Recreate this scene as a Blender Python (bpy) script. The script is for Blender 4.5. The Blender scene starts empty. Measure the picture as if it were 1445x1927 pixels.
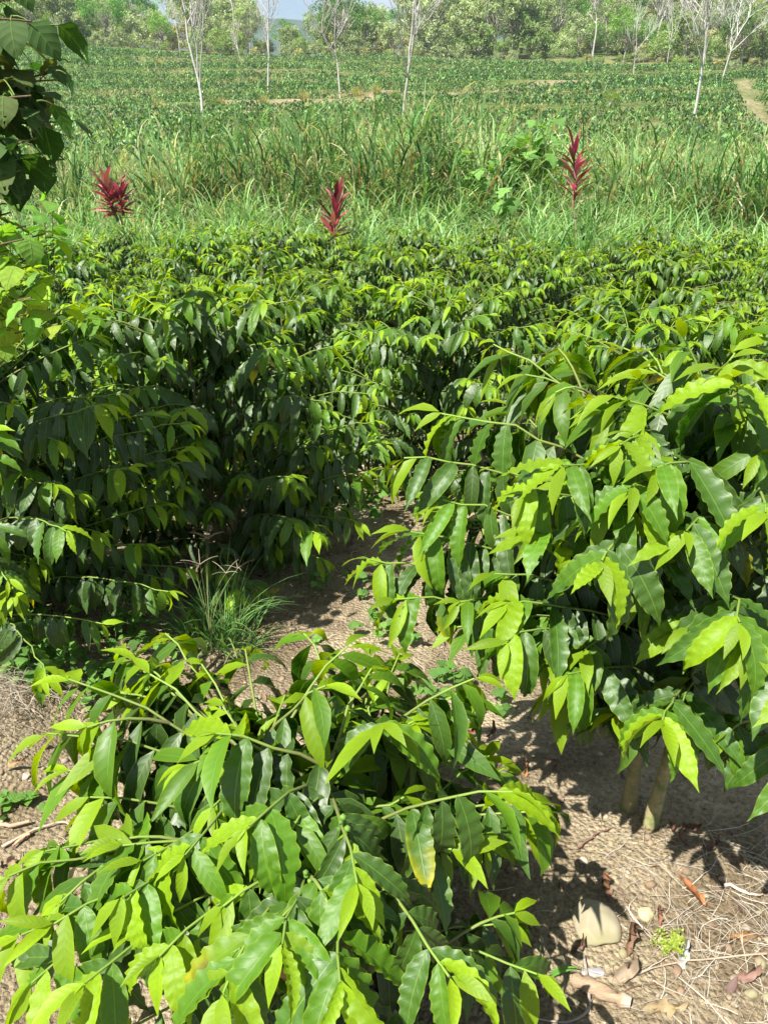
import bpy, math, random
import numpy as np
from mathutils import Vector, Matrix

# ------------------------------------------------------------------ camera, sky, sun
scene = bpy.context.scene
PITCH = math.radians(27.0)
F = 1450.0                       # focal length in pixels of the 1445 x 1927 photograph
CAM = np.array([0.0, 0.0, 1.6])
cam_data = bpy.data.cameras.new('camera')
cam = bpy.data.objects.new('camera', cam_data)
scene.collection.objects.link(cam)
cam.location = CAM
cam.rotation_euler = (math.pi / 2 - PITCH, 0, 0)
cam_data.sensor_fit = 'VERTICAL'
cam_data.sensor_height = 24
cam_data.lens = 24 * F / 1927.0
cam_data.clip_start = 0.02
cam_data.clip_end = 9000
scene.camera = cam

SUN_DIR = Vector((-0.38, -0.40, 0.84)).normalized()   # towards the sun
sun_data = bpy.data.lights.new('sun', 'SUN')
sun_data.energy = 5.0
sun_data.angle = math.radians(0.5)
sun_data.color = (1.0, 0.955, 0.88)
sun = bpy.data.objects.new('sun', sun_data)
scene.collection.objects.link(sun)
sun.rotation_euler = (-SUN_DIR).to_track_quat('-Z', 'Y').to_euler()

world = bpy.data.worlds.new('World')
scene.world = world
world.use_nodes = True
wn, wl = world.node_tree.nodes, world.node_tree.links
bg = wn['Background']
sky = wn.new('ShaderNodeTexSky')
sky.sky_type = 'NISHITA'
sky.sun_disc = False
sky.sun_elevation = math.asin(SUN_DIR.z)
sky.sun_rotation = math.atan2(SUN_DIR.x, SUN_DIR.y)
sky.altitude = 1200
sky.air_density = 1.0
sky.dust_density = 1.2
# broken white cloud over the blue
tc = wn.new('ShaderNodeTexCoord')
mp = wn.new('ShaderNodeMapping')
mp.inputs['Scale'].default_value = (1, 1, 3.2)
cn = wn.new('ShaderNodeTexNoise')
cn.inputs['Scale'].default_value = 3.0
cn.inputs['Detail'].default_value = 7
cn.inputs['Roughness'].default_value = 0.55
cr = wn.new('ShaderNodeValToRGB')
cr.color_ramp.elements[0].position = 0.46
cr.color_ramp.elements[1].position = 0.62
cmix = wn.new('ShaderNodeMix')
cmix.data_type = 'RGBA'
cmix.inputs[7].default_value = (7.5, 7.8, 8.3, 1)
wl.new(tc.outputs['Generated'], mp.inputs[0])
wl.new(mp.outputs[0], cn.inputs[0])
wl.new(cn.outputs[0], cr.inputs[0])
wl.new(cr.outputs[0], cmix.inputs[0])
wl.new(sky.outputs[0], cmix.inputs[6])
wl.new(cmix.outputs[2], bg.inputs[0])
bg.inputs[1].default_value = 0.052

scene.view_settings.view_transform = 'Standard'
scene.view_settings.look = 'None'
scene.view_settings.exposure = 1.25
scene.view_settings.gamma = 1
scene.view_settings.use_curve_mapping = False
scene.cycles.max_bounces = 7
scene.cycles.transparent_max_bounces = 4
scene.cycles.diffuse_bounces = 4
scene.cycles.glossy_bounces = 2
scene.cycles.transmission_bounces = 5
scene.cycles.caustics_reflective = False
scene.cycles.caustics_refractive = False

# ------------------------------------------------------------------ helpers
C = scene.collection
rng = np.random.default_rng(11)
PI = math.pi
FWD = np.array([0, math.cos(PITCH), -math.sin(PITCH)])
UPV = np.array([0, math.sin(PITCH), math.cos(PITCH)])


def ray(px, py):
    return np.array([(px - 722.5) / F, 0, 0]) + UPV * (-(py - 963.5) / F) + FWD


def at(px, py, Y):
    d = ray(px, py)
    return CAM + d * (Y / d[1])


def project(p):
    p = np.atleast_2d(p) - CAM
    z = p @ FWD
    return 722.5 + F * p[:, 0] / z, 963.5 - F * (p @ UPV) / z


def _hash(ix, iy, s):
    n = (ix.astype(np.int64) * 374761393 + iy.astype(np.int64) * 668265263 + s * 974634777) & 0x7fffffff
    n = ((n ^ (n >> 13)) * 1274126177) & 0x7fffffff
    return ((n ^ (n >> 16)) & 0xffff) / 65535.0


def vnoise(x, y, s=0):
    x = np.asarray(x, float); y = np.asarray(y, float)
    ix, iy = np.floor(x), np.floor(y)
    fx, fy = x - ix, y - iy
    fx = fx * fx * (3 - 2 * fx); fy = fy * fy * (3 - 2 * fy)
    a = _hash(ix, iy, s); b = _hash(ix + 1, iy, s); c = _hash(ix, iy + 1, s); d = _hash(ix + 1, iy + 1, s)
    return (a * (1 - fx) + b * fx) * (1 - fy) + (c * (1 - fx) + d * fx) * fy


def fbm(x, y, s=0, o=4):
    v, a = 0, 0.5
    for k in range(o):
        v = v + a * (vnoise(np.asarray(x) * 2 ** k, np.asarray(y) * 2 ** k, s + k) - 0.5)
        a *= 0.5
    return v


def sstep(a, b, x):
    t = np.clip((np.asarray(x, float) - a) / (b - a), 0, 1)
    return t * t * (3 - 2 * t)


PY = [-20, 1.3, 14, 22, 34, 52, 80, 120, 160, 200, 230, 300, 420, 700, 1200]
PZ = [0.2, 0.0, -1.4, -1.9, -2.4, -1.6, 0.5, 3.5, 8.2, 13.2, 15.5, 17.5, 15, 5, -10]


def terrain(x, y):
    x = np.asarray(x, float); y = np.asarray(y, float)
    z = np.interp(y, PY, PZ)
    far = sstep(60, 120, y)
    z = z + far * fbm(x / 40, y / 40, 3, 3) * 3.0
    z = z + sstep(150, 215, y) * sstep(0, -70, x) * 3.0
    z = z + sstep(165, 330, y) * sstep(20, 110, x) * 34.0
    z = z + sstep(215, 330, y) * sstep(-60, -130, x) * 14.0
    z = z + far * (1 - sstep(190, 215, y)) * 1.1 * np.abs(((y + 6 * np.sin(x / 31) + 3 * np.sin(x / 13)) / 9.0) % 2 - 1)
    near = 1 - sstep(7, 14, y)
    z = z + near * (fbm(x * 1.1, y * 1.1, 9, 3) * 0.09 + fbm(x * 7, y * 7, 17, 4) * 0.035)
    # earth bank at the left
    z = z + 0.10 * sstep(-0.85, -1.15, x) * sstep(1.35, 1.6, y) * (1 - sstep(2.4, 3.2, y))
    return z


def ground_hit(px, py):
    d = ray(px, py); t = 0.3
    for _ in range(4000):
        p = CAM + d * t
        if p[2] < terrain(p[0], p[1]):
            break
        t *= 1.004
    return CAM + d * t


def mesh_np(name, V, Fc, col=None, uv=None, smooth=True):
    """V (n,3), Fc (m,k) array or list of arrays, one colour per vertex."""
    me = bpy.data.meshes.new(name)
    if not isinstance(Fc, list):
        Fc = [Fc]
    Fc = [f for f in Fc if len(f)]
    nl = sum(f.size for f in Fc); nf = sum(len(f) for f in Fc)
    me.vertices.add(len(V)); me.loops.add(nl); me.polygons.add(nf)
    me.vertices.foreach_set('co', np.asarray(V, np.float32).ravel())
    me.loops.foreach_set('vertex_index', np.concatenate([f.ravel() for f in Fc]).astype(np.int32))
    tot = np.concatenate([np.full(len(f), f.shape[1], np.int32) for f in Fc])
    me.polygons.foreach_set('loop_start', np.concatenate([[0], np.cumsum(tot)[:-1]]).astype(np.int32))
    me.polygons.foreach_set('loop_total', tot)
    me.polygons.foreach_set('use_smooth', np.full(nf, smooth))
    if col is not None:
        a = me.attributes.new('Col', 'FLOAT_COLOR', 'POINT')
        c4 = np.ones((len(V), 4), np.float32); c4[:, :3] = col
        a.data.foreach_set('color', c4.ravel())
    if uv is not None:
        a = me.attributes.new('luv', 'FLOAT_VECTOR', 'POINT')
        u3 = np.zeros((len(V), 3), np.float32); u3[:, :2] = uv
        a.data.foreach_set('vector', u3.ravel())
    me.update(calc_edges=True)
    return me


def link(name, me, mat=None, parent=None, kind=None, label=None, cat=None, group=None, loc=None):
    o = bpy.data.objects.new(name, me)
    C.objects.link(o)
    if mat is not None and me is not None and len(me.materials) == 0:
        me.materials.append(mat)
    if parent is not None:
        o.parent = parent
    if loc is not None:
        o.location = loc
    if kind: o['kind'] = kind
    if label: o['label'] = label
    if cat: o['category'] = cat
    if group: o['group'] = group
    return o


def thing(name, loc, label, cat, group=None, rz=0.0):
    o = link(name, None, loc=loc, label=label, cat=cat, group=group)
    o.rotation_euler = (0, 0, rz)
    return o


class Bag:
    """collects pieces for one merged mesh"""
    def __init__(s):
        s.V, s.Q, s.T, s.Cc, s.U, s.n = [], [], [], [], [], 0

    def add(s, V, Fc, col, uv=None):
        V = np.asarray(V, float)
        s.V.append(V)
        (s.Q if Fc.shape[1] == 4 else s.T).append(np.asarray(Fc) + s.n)
        c = np.empty((len(V), 3)); c[:] = col
        s.Cc.append(c)
        s.U.append(np.zeros((len(V), 2)) if uv is None else uv)
        s.n += len(V)

    def mesh(s, name, smooth=True):
        fl = []
        if s.Q: fl.append(np.concatenate(s.Q))
        if s.T: fl.append(np.concatenate(s.T))
        return mesh_np(name, np.concatenate(s.V), fl, np.concatenate(s.Cc), np.concatenate(s.U), smooth)


def tube(P, R, k=6):
    """tapered tube along polyline P with radii R -> V, quads (ends closed by a tiny ring)"""
    P = np.asarray(P, float); R = np.asarray(R, float)
    T = np.gradient(P, axis=0)
    T /= np.linalg.norm(T, axis=1)[:, None] + 1e-9
    ref = np.array([0, 0, 1.0]) if abs(T[0][2]) < 0.9 else np.array([1.0, 0, 0])
    A = np.cross(T, ref); A /= np.linalg.norm(A, axis=1)[:, None] + 1e-9
    B = np.cross(T, A)
    th = np.arange(k) * 2 * PI / k
    V = P[:, None] + R[:, None, None] * (np.cos(th)[None, :, None] * A[:, None] + np.sin(th)[None, :, None] * B[:, None])
    n = len(P)
    i = np.arange(n - 1)[:, None] * k; j = np.arange(k)[None]
    Q = np.stack([i + j, i + (j + 1) % k, i + k + (j + 1) % k, i + k + j], -1).reshape(-1, 4)
    return V.reshape(-1, 3), Q


def zone(px):
    return ['at the far left', 'left of the centre', 'in the centre', 'right of the centre', 'at the far right'][int(min(4, max(0, px // 289)))]


def ico(sub=1):
    t = (1 + 5 ** .5) / 2
    V = np.array([[-1, t, 0], [1, t, 0], [-1, -t, 0], [1, -t, 0], [0, -1, t], [0, 1, t], [0, -1, -t], [0, 1, -t], [t, 0, -1], [t, 0, 1], [-t, 0, -1], [-t, 0, 1]], float)
    V /= np.linalg.norm(V[0])
    Fc = [(0, 11, 5), (0, 5, 1), (0, 1, 7), (0, 7, 10), (0, 10, 11), (1, 5, 9), (5, 11, 4), (11, 10, 2), (10, 7, 6), (7, 1, 8), (3, 9, 4), (3, 4, 2), (3, 2, 6), (3, 6, 8), (3, 8, 9), (4, 9, 5), (2, 4, 11), (6, 2, 10), (8, 6, 7), (9, 8, 1)]
    V = [v for v in V]
    for _ in range(sub):
        cache = {}; nf = []
        def mid(a, b):
            k = (min(a, b), max(a, b))
            if k not in cache:
                m = (V[a] + V[b]) / 2; V.append(m / np.linalg.norm(m)); cache[k] = len(V) - 1
            return cache[k]
        for a, b, c in Fc:
            x, y, z = mid(a, b), mid(b, c), mid(c, a)
            nf += [(a, x, z), (b, y, x), (c, z, y), (x, y, z)]
        Fc = nf
    return np.array(V), np.array(Fc)


I0, I3 = ico(0), ico(3)


# ------------------------------------------------------------------ materials
def new_mat(name):
    m = bpy.data.materials.new(name); m.use_nodes = True
    nt = m.node_tree
    for n in list(nt.nodes): nt.nodes.remove(n)
    out = nt.nodes.new('ShaderNodeOutputMaterial')
    return m, nt.nodes, nt.links, out


def math_node(N, L, op, a, b=None, c=None):
    n = N.new('ShaderNodeMath'); n.operation = op
    for i, v in enumerate((a, b, c)):
        if v is None: continue
        if isinstance(v, (int, float)): n.inputs[i].default_value = v
        else: L.new(v, n.inputs[i])
    return n.outputs[0]


def mix_col(N, L, fac, a, b, mode='MIX'):
    n = N.new('ShaderNodeMix'); n.data_type = 'RGBA'; n.blend_type = mode
    for sock, v in ((n.inputs[0], fac), (n.inputs[6], a), (n.inputs[7], b)):
        if isinstance(v, (int, float)): sock.default_value = v
        elif isinstance(v, tuple): sock.default_value = (*v, 1)
        else: L.new(v, sock)
    return n.outputs[2]


def foliage_mat(name, rough=0.5, transl=0.35, spec=0.5, veins=0.0, nscale=30, tint=(1.9, 1.75, 0.55), objrand=0.25, ribcol=(0.25, 0.36, 0.06), vein_n=8.0, rim=0.0):
    m, N, L, out = new_mat(name)
    at_ = N.new('ShaderNodeAttribute'); at_.attribute_name = 'Col'
    oi = N.new('ShaderNodeObjectInfo')
    no = N.new('ShaderNodeTexNoise'); no.inputs['Scale'].default_value = nscale; no.inputs['Detail'].default_value = 3
    tcn = N.new('ShaderNodeTexCoord'); L.new(tcn.outputs['Object'], no.inputs[0])
    k = math_node(N, L, 'MULTIPLY_ADD', oi.outputs['Random'], objrand * 2, 1 - objrand)
    k2 = math_node(N, L, 'MULTIPLY_ADD', no.outputs[0], 0.7, 0.65)
    k = math_node(N, L, 'MULTIPLY', k, k2)
    col = N.new('ShaderNodeVectorMath'); col.operation = 'SCALE'
    L.new(at_.outputs['Color'], col.inputs[0]); L.new(k, col.inputs['Scale'])
    c = col.outputs[0]
    nrm = None
    if veins:
        uvn = N.new('ShaderNodeAttribute'); uvn.attribute_name = 'luv'
        sp = N.new('ShaderNodeSeparateXYZ'); L.new(uvn.outputs['Vector'], sp.inputs[0])
        au = math_node(N, L, 'ABSOLUTE', sp.outputs[0])
        ph = math_node(N, L, 'MULTIPLY_ADD', au, -1.1, math_node(N, L, 'MULTIPLY', sp.outputs[1], vein_n))
        ph = math_node(N, L, 'FRACT', ph)
        ph = math_node(N, L, 'ABSOLUTE', math_node(N, L, 'SUBTRACT', ph, 0.5))      # 0 on vein, .5 between
        # quilting: raised between veins
        h = math_node(N, L, 'POWER', math_node(N, L, 'MULTIPLY', ph, 2.0), 0.5)
        rib = math_node(N, L, 'SUBTRACT', 1.0, math_node(N, L, 'MULTIPLY', au, 16.0))
        rib = math_node(N, L, 'MAXIMUM', rib, 0.0)
        hh = math_node(N, L, 'SUBTRACT', h, math_node(N, L, 'MULTIPLY', rib, 1.2))
        bp = N.new('ShaderNodeBump'); bp.inputs['Strength'].default_value = veins
        bp.inputs['Distance'].default_value = 0.0022
        L.new(hh, bp.inputs['Height']); nrm = bp.outputs[0]
        vl = math_node(N, L, 'MAXIMUM', math_node(N, L, 'SUBTRACT', 1.0, math_node(N, L, 'MULTIPLY', ph, 12.0)), 0.0)
        vl = math_node(N, L, 'MULTIPLY', vl, 0.10)
        c = mix_col(N, L, math_node(N, L, 'MAXIMUM', math_node(N, L, 'MULTIPLY', rib, 0.75), vl), c, ribcol)
        if rim:
            rm = math_node(N, L, 'MULTIPLY', math_node(N, L, 'MAXIMUM', math_node(N, L, 'SUBTRACT', math_node(N, L, 'MULTIPLY', au, 12.0), 11.1), 0.0), rim)
            c = mix_col(N, L, math_node(N, L, 'MINIMUM', rm, .8), c, (0.30, 0.42, 0.03))
    if rim:
        n3 = N.new('ShaderNodeTexNoise'); n3.inputs['Scale'].default_value = 9; n3.inputs['Detail'].default_value = 5; n3.inputs['Roughness'].default_value = .7
        L.new(oi.outputs['Location'], n3.inputs[0]) if False else None
        va = N.new('ShaderNodeVectorMath'); va.operation = 'ADD'; L.new(uvn.outputs['Vector'], va.inputs[0])
        cx = N.new('ShaderNodeCombineXYZ'); L.new(math_node(N, L, 'MULTIPLY', oi.outputs['Random'], 50.0), cx.inputs[0]); L.new(cx.outputs[0], va.inputs[1])
        n3.inputs['Scale'].default_value = 2.6
        L.new(va.outputs[0], n3.inputs[0])
        b3 = math_node(N, L, 'MINIMUM', math_node(N, L, 'MAXIMUM', math_node(N, L, 'MULTIPLY_ADD', n3.outputs[0], 14.0, -9.6), 0.0), 1.0)
        c = mix_col(N, L, math_node(N, L, 'MULTIPLY', b3, .75), c, (0.40, 0.33, 0.03))
        b4 = math_node(N, L, 'MINIMUM', math_node(N, L, 'MAXIMUM', math_node(N, L, 'MULTIPLY_ADD', n3.outputs[0], 30.0, -22.3), 0.0), 1.0)
        c = mix_col(N, L, b4, c, (0.09, 0.035, 0.015))
    geo = N.new('ShaderNodeNewGeometry')
    cb = mix_col(N, L, math_node(N, L, 'MULTIPLY', geo.outputs['Backfacing'], 0.35), c, (0.11, 0.22, 0.02))
    p = N.new('ShaderNodeBsdfPrincipled')
    L.new(cb, p.inputs['Base Color'])
    rr = math_node(N, L, 'MULTIPLY_ADD', no.outputs[0], 0.18, rough - 0.10)
    rr = math_node(N, L, 'MULTIPLY_ADD', geo.outputs['Backfacing'], 0.25, rr)
    L.new(rr, p.inputs['Roughness'])
    p.inputs['Specular IOR Level'].default_value = spec
    if rim:   # old dark leaves are waxier than soft new ones
        sg = N.new('ShaderNodeSeparateColor'); L.new(at_.outputs['Color'], sg.inputs[0])
        sv = math_node(N, L, 'MAXIMUM', math_node(N, L, 'MULTIPLY_ADD', sg.outputs[1], -2.6, 1.0), 0.32)
        L.new(sv, p.inputs['Specular IOR Level'])
    if nrm: L.new(nrm, p.inputs['Normal'])
    t = N.new('ShaderNodeBsdfTranslucent')
    tm = N.new('ShaderNodeVectorMath'); tm.operation = 'MULTIPLY'
    L.new(c, tm.inputs[0]); tm.inputs[1].default_value = tint
    L.new(tm.outputs[0], t.inputs[0])
    if nrm: L.new(nrm, t.inputs['Normal'])
    ms = N.new('ShaderNodeMixShader'); ms.inputs[0].default_value = transl
    L.new(p.outputs[0], ms.inputs[1]); L.new(t.outputs[0], ms.inputs[2])
    L.new(ms.outputs[0], out.inputs[0])
    return m


def rough_mat(name, rough=0.9, nscale=20, var=0.5, bump=0.4, bdist=0.004, spec=0.2, stretch=(1, 1, 1), c2=None):
    """matte material coloured by the Col attribute with noise variation"""
    m, N, L, out = new_mat(name)
    at_ = N.new('ShaderNodeAttribute'); at_.attribute_name = 'Col'
    tcn = N.new('ShaderNodeTexCoord'); mpn = N.new('ShaderNodeMapping'); mpn.inputs['Scale'].default_value = stretch
    L.new(tcn.outputs['Object'], mpn.inputs[0])
    no = N.new('ShaderNodeTexNoise'); no.inputs['Scale'].default_value = nscale; no.inputs['Detail'].default_value = 6
    L.new(mpn.outputs[0], no.inputs[0])
    k = math_node(N, L, 'MULTIPLY_ADD', no.outputs[0], var * 2, 1 - var)
    oi = N.new('ShaderNodeObjectInfo')
    k = math_node(N, L, 'MULTIPLY', k, math_node(N, L, 'MULTIPLY_ADD', oi.outputs['Random'], 0.3, 0.85))
    col = N.new('ShaderNodeVectorMath'); col.operation = 'SCALE'
    L.new(at_.outputs['Color'], col.inputs[0]); L.new(k, col.inputs['Scale'])
    c = col.outputs[0]
    if c2 is not None:
        n2 = N.new('ShaderNodeTexNoise'); n2.inputs['Scale'].default_value = nscale * 0.4; n2.inputs['Detail'].default_value = 4
        L.new(mpn.outputs[0], n2.inputs[0])
        r2 = N.new('ShaderNodeValToRGB'); r2.color_ramp.elements[0].position = .5; r2.color_ramp.elements[1].position = .62
        L.new(n2.outputs[0], r2.inputs[0])
        c = mix_col(N, L, r2.outputs[0], c, c2)
    p = N.new('ShaderNodeBsdfPrincipled')
    L.new(c, p.inputs['Base Color'])
    p.inputs['Roughness'].default_value = rough
    p.inputs['Specular IOR Level'].default_value = spec
    bp = N.new('ShaderNodeBump'); bp.inputs['Strength'].default_value = bump; bp.inputs['Distance'].default_value = bdist
    L.new(no.outputs[0], bp.inputs['Height']); L.new(bp.outputs[0], p.inputs['Normal'])
    L.new(p.outputs[0], out.inputs[0])
    return m


M_LEAF = foliage_mat('coffee_leaf', rough=0.265, transl=0.35, spec=0.5, veins=0.16, nscale=22, tint=(2.3, 2.0, 0.2), vein_n=9.0, rim=0.75, ribcol=(.20,.34,.03))
M_FAR = foliage_mat('far_foliage', rough=0.55, transl=0.3, spec=0.3, nscale=0.8, tint=(1.7, 1.6, 0.5), objrand=0.18)
M_GRASS = foliage_mat('grass_blade', rough=0.5, transl=0.35, spec=0.35, nscale=1.5, tint=(1.5, 1.5, 0.6), objrand=0.1)
M_BROAD = foliage_mat('broad_leaf', rough=0.5, transl=0.38, spec=0.4, veins=0.5, nscale=12, tint=(1.8, 1.8, 0.4), vein_n=5, ribcol=(0.15, 0.25, 0.06))
M_RED = foliage_mat('red_leaf', rough=0.38, transl=0.3, spec=0.5, nscale=9, tint=(2.0, 1.1, 1.0), objrand=0.35)
M_DEAD = rough_mat('dead_leaf', rough=0.62, nscale=40, var=0.4, bump=0.7, bdist=0.004, spec=0.35)
M_BARK = rough_mat('coffee_bark', nscale=60, var=0.45, bump=0.8, bdist=0.004, c2=(0.17, 0.19, 0.07))
M_TWIG = rough_mat('green_twig', rough=0.55, nscale=40, var=0.2, bump=0.2, bdist=0.001)
M_PALE = rough_mat('pale_bark', nscale=3, var=0.25, bump=0.3, bdist=0.02)
M_STONE = rough_mat('stone', rough=0.85, nscale=18, var=0.3, bump=0.6, bdist=0.004, c2=(0.25, 0.23, 0.13))
M_STRAW = rough_mat('straw', rough=0.8, nscale=60, var=0.3, bump=0.1)
M_WOOD = rough_mat('weathered_wood', nscale=14, var=0.5, bump=0.9, bdist=0.006, stretch=(1, 8, 8))


def soil_mat():
    m, N, L, out = new_mat('soil')
    at_ = N.new('ShaderNodeAttribute'); at_.attribute_name = 'Col'
    tcn = N.new('ShaderNodeTexCoord')
    n1 = N.new('ShaderNodeTexNoise'); n1.inputs['Scale'].default_value = 3.0; n1.inputs['Detail'].default_value = 8; n1.inputs['Roughness'].default_value = 0.65
    n2 = N.new('ShaderNodeTexNoise'); n2.inputs['Scale'].default_value = 75; n2.inputs['Detail'].default_value = 5; n2.inputs['Roughness'].default_value = 0.7
    vo = N.new('ShaderNodeTexVoronoi'); vo.inputs['Scale'].default_value = 85
    for n in (n1, n2, vo): L.new(tcn.outputs['Object'], n.inputs[0])
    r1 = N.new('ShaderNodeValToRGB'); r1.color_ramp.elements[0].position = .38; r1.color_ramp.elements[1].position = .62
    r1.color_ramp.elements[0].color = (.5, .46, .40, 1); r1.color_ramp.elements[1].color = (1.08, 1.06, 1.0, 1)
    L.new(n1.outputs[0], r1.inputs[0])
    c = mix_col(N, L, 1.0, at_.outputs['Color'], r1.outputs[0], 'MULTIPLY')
    k = math_node(N, L, 'MULTIPLY_ADD', n2.outputs[0], 2.2, -0.08)
    cv = N.new('ShaderNodeVectorMath'); cv.operation = 'SCALE'; L.new(c, cv.inputs[0]); L.new(k, cv.inputs['Scale'])
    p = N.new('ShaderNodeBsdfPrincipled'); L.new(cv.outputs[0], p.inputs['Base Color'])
    p.inputs['Roughness'].default_value = 0.95; p.inputs['Specular IOR Level'].default_value = 0.1
    hs = math_node(N, L, 'MULTIPLY_ADD', vo.outputs['Distance'], -0.7, n2.outputs[0])
    bp = N.new('ShaderNodeBump'); bp.inputs['Strength'].default_value = 1.0; bp.inputs['Distance'].default_value = 0.022
    L.new(hs, bp.inputs['Height']); L.new(bp.outputs[0], p.inputs['Normal'])
    L.new(p.outputs[0], out.inputs[0])
    return m


M_SOIL = soil_mat()

# ------------------------------------------------------------------ ground
PATHS = []
for pts, hw in (([(110, 212), (300, 206), (480, 199), (640, 187), (745, 181)], 4.5),
                ([(850, 180), (960, 170), (1030, 161), (1110, 152)], 3.0),
                ([(1398, 150), (1402, 185), (1412, 215), (1440, 250)], 1.1)):
    W = [ground_hit(a, b) for a, b in pts]
    PATHS.append((np.array(W)[:, :2], hw))


def path_dist(x, y):
    x = np.asarray(x, float); y = np.asarray(y, float)
    best = np.full(x.shape, 99.0)
    for P, hw in PATHS:
        for a, b in zip(P[:-1], P[1:]):
            d = b - a; t = np.clip(((x - a[0]) * d[0] + (y - a[1]) * d[1]) / (d @ d), 0, 1)
            dd = np.hypot(x - a[0] - t * d[0], y - a[1] - t * d[1]) / hw
            best = np.minimum(best, dd)
    return best + fbm(x / 5, y / 5, 5, 2) * 0.9


def graded(dense_a, dense_b, step, mid, midstep, end, grow=1.12, neg=None):
    a = list(np.arange(dense_a, dense_b, step))
    s = step
    while a[-1] < mid:
        s = min(s * grow, midstep); a.append(a[-1] + s)
    while a[-1] < end:
        s *= grow; a.append(a[-1] + s)
    return a


xs_pos = graded(0, 2.2, .034, 110, 2.2, 2300)
xs = np.array(sorted(set([-v for v in xs_pos] + xs_pos)))
ys = np.array(list(-np.array(graded(0.4, .5, .06, 5, 1, 60, 1.3)))[::-1] + graded(-0.3, 4.8, .034, 235, 1.8, 1650))
GX, GY = np.meshgrid(xs, ys)
GZ = terrain(GX, GY)
near = (np.abs(GX) < 3) & (GY < 7)
soil = np.array([0.46, 0.385, 0.27]); dryc = np.array([0.33, 0.27, 0.16]); grn = np.array([0.10, 0.17, 0.04])
darkc = np.array([0.22, 0.17, 0.11])
f1 = sstep(-.12, .12, fbm(GX * 1.3, GY * 1.3, 31, 3))[..., None]
gc = soil * (1 - f1 * .25) + darkc * f1 * .25
g2 = sstep(12, 15, GY)[..., None]
mixg = sstep(-.15, .15, fbm(GX / 6, GY / 6, 41, 4))[..., None]
gc = gc * (1 - g2) + g2 * (grn * (1 - .45 * mixg) + dryc * .45 * mixg)
pd = (1 - sstep(.6, 1.2, path_dist(GX, GY)))[..., None] * (.35 + .65 * sstep(-.1, .15, fbm(GX / 3, GY / 4, 47, 3)))[..., None] * sstep(50, 60, GY)[..., None]
gc = gc * (1 - pd) + np.array([0.37, 0.31, 0.21]) * pd
ny, nx = GX.shape
i = np.arange(ny - 1)[:, None] * nx + np.arange(nx - 1)[None]
Q = np.stack([i, i + 1, i + nx + 1, i + nx], -1).reshape(-1, 4)
gm = mesh_np('ground', np.stack([GX, GY, GZ], -1).reshape(-1, 3), Q, gc.reshape(-1, 3))
link('ground', gm, M_SOIL, kind='structure')

# far blue mountains
for nm, Y, h, base, sd, xo in (('mountain', 1500, 55, 118, 3, 0),):
    n = 160
    X = np.linspace(-2400, 2400, n) + xo
    prof = base + h * (0.55 + fbm(X / 900, X * 0 + sd, sd, 5) * 1.5) * (1.0 + 0.30 * np.tanh(-(X + 250) / 250))
    V = []
    rows = 22
    for r in range(rows):
        t = r / (rows - 1)
        yy = Y - 500 * (1 - t) + fbm(X / 300, X * 0 + r * .4, sd + 2, 3) * 160
        V.append(np.stack([X, yy, -60 + (prof + 60) * t ** 1.3 + fbm(X / 160, X * 0 + r * .5, sd + 9, 3) * 24 * t], -1))
    V = np.array(V).reshape(-1, 3)
    i = np.arange(rows - 1)[:, None] * n + np.arange(n - 1)[None]
    Q = np.stack([i, i + 1, i + n + 1, i + n], -1).reshape(-1, 4)
    cc = np.array([0.05, 0.09, 0.05]) * (1 + fbm(V[:, 0] / 60, V[:, 2] / 30, 77, 3)[:, None] * 1.2)
    link(nm, mesh_np(nm, V, Q, cc), M_FAR, kind='structure')


# thin daytime haze over the whole valley
def haze_box(x0, x1, y0, y1, z0, z1, dens):
    V = np.array([[x, y, z] for x in (x0, x1) for y in (y0, y1) for z in (z0, z1)], float)
    Q = np.array([[0, 1, 3, 2], [4, 6, 7, 5], [0, 4, 5, 1], [2, 3, 7, 6], [0, 2, 6, 4], [1, 5, 7, 3]])
    m, N, L, out = new_mat('haze')
    pv = N.new('ShaderNodeVolumePrincipled')
    pv.inputs['Color'].default_value = (0.72, 0.85, 1.0, 1)
    pv.inputs['Density'].default_value = dens
    pv.inputs['Anisotropy'].default_value = 0.1
    L.new(pv.outputs[0], out.inputs['Volume'])
    me = mesh_np('haze', V, Q, smooth=False)
    return link('haze', me, m, kind='stuff', label='thin pale blue haze in the air of the valley', cat='haze')


HAZE = 0.00025
gmin, gmax = float(GZ.min()), 260.0
haze_box(-2600, 2600, -80, 1800, min(gmin, -62) - 8, gmax, HAZE)
scene.cycles.volume_bounces = 0

# ------------------------------------------------------------------ coffee leaves
TONES = {  # base, rim
    'lime': ((0.215, 0.345, 0.002), (0.34, 0.45, 0.006)),
    'bright': ((0.062, 0.170, 0.003), (0.17, 0.29, 0.006)),
    'mid': ((0.021, 0.082, 0.005), (0.06, 0.14, 0.006)),
    'dark': ((0.008, 0.036, 0.009), (0.015, 0.055, 0.009)),
    'yellow': ((0.50, 0.44, 0.01), (0.50, 0.46, 0.02)),
    'patchy': ((0.03, 0.10, 0.006), (0.50, 0.42, 0.008)),
    'scorched': ((0.13, 0.24, 0.004), (0.52, 0.42, 0.01)),
}


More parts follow.
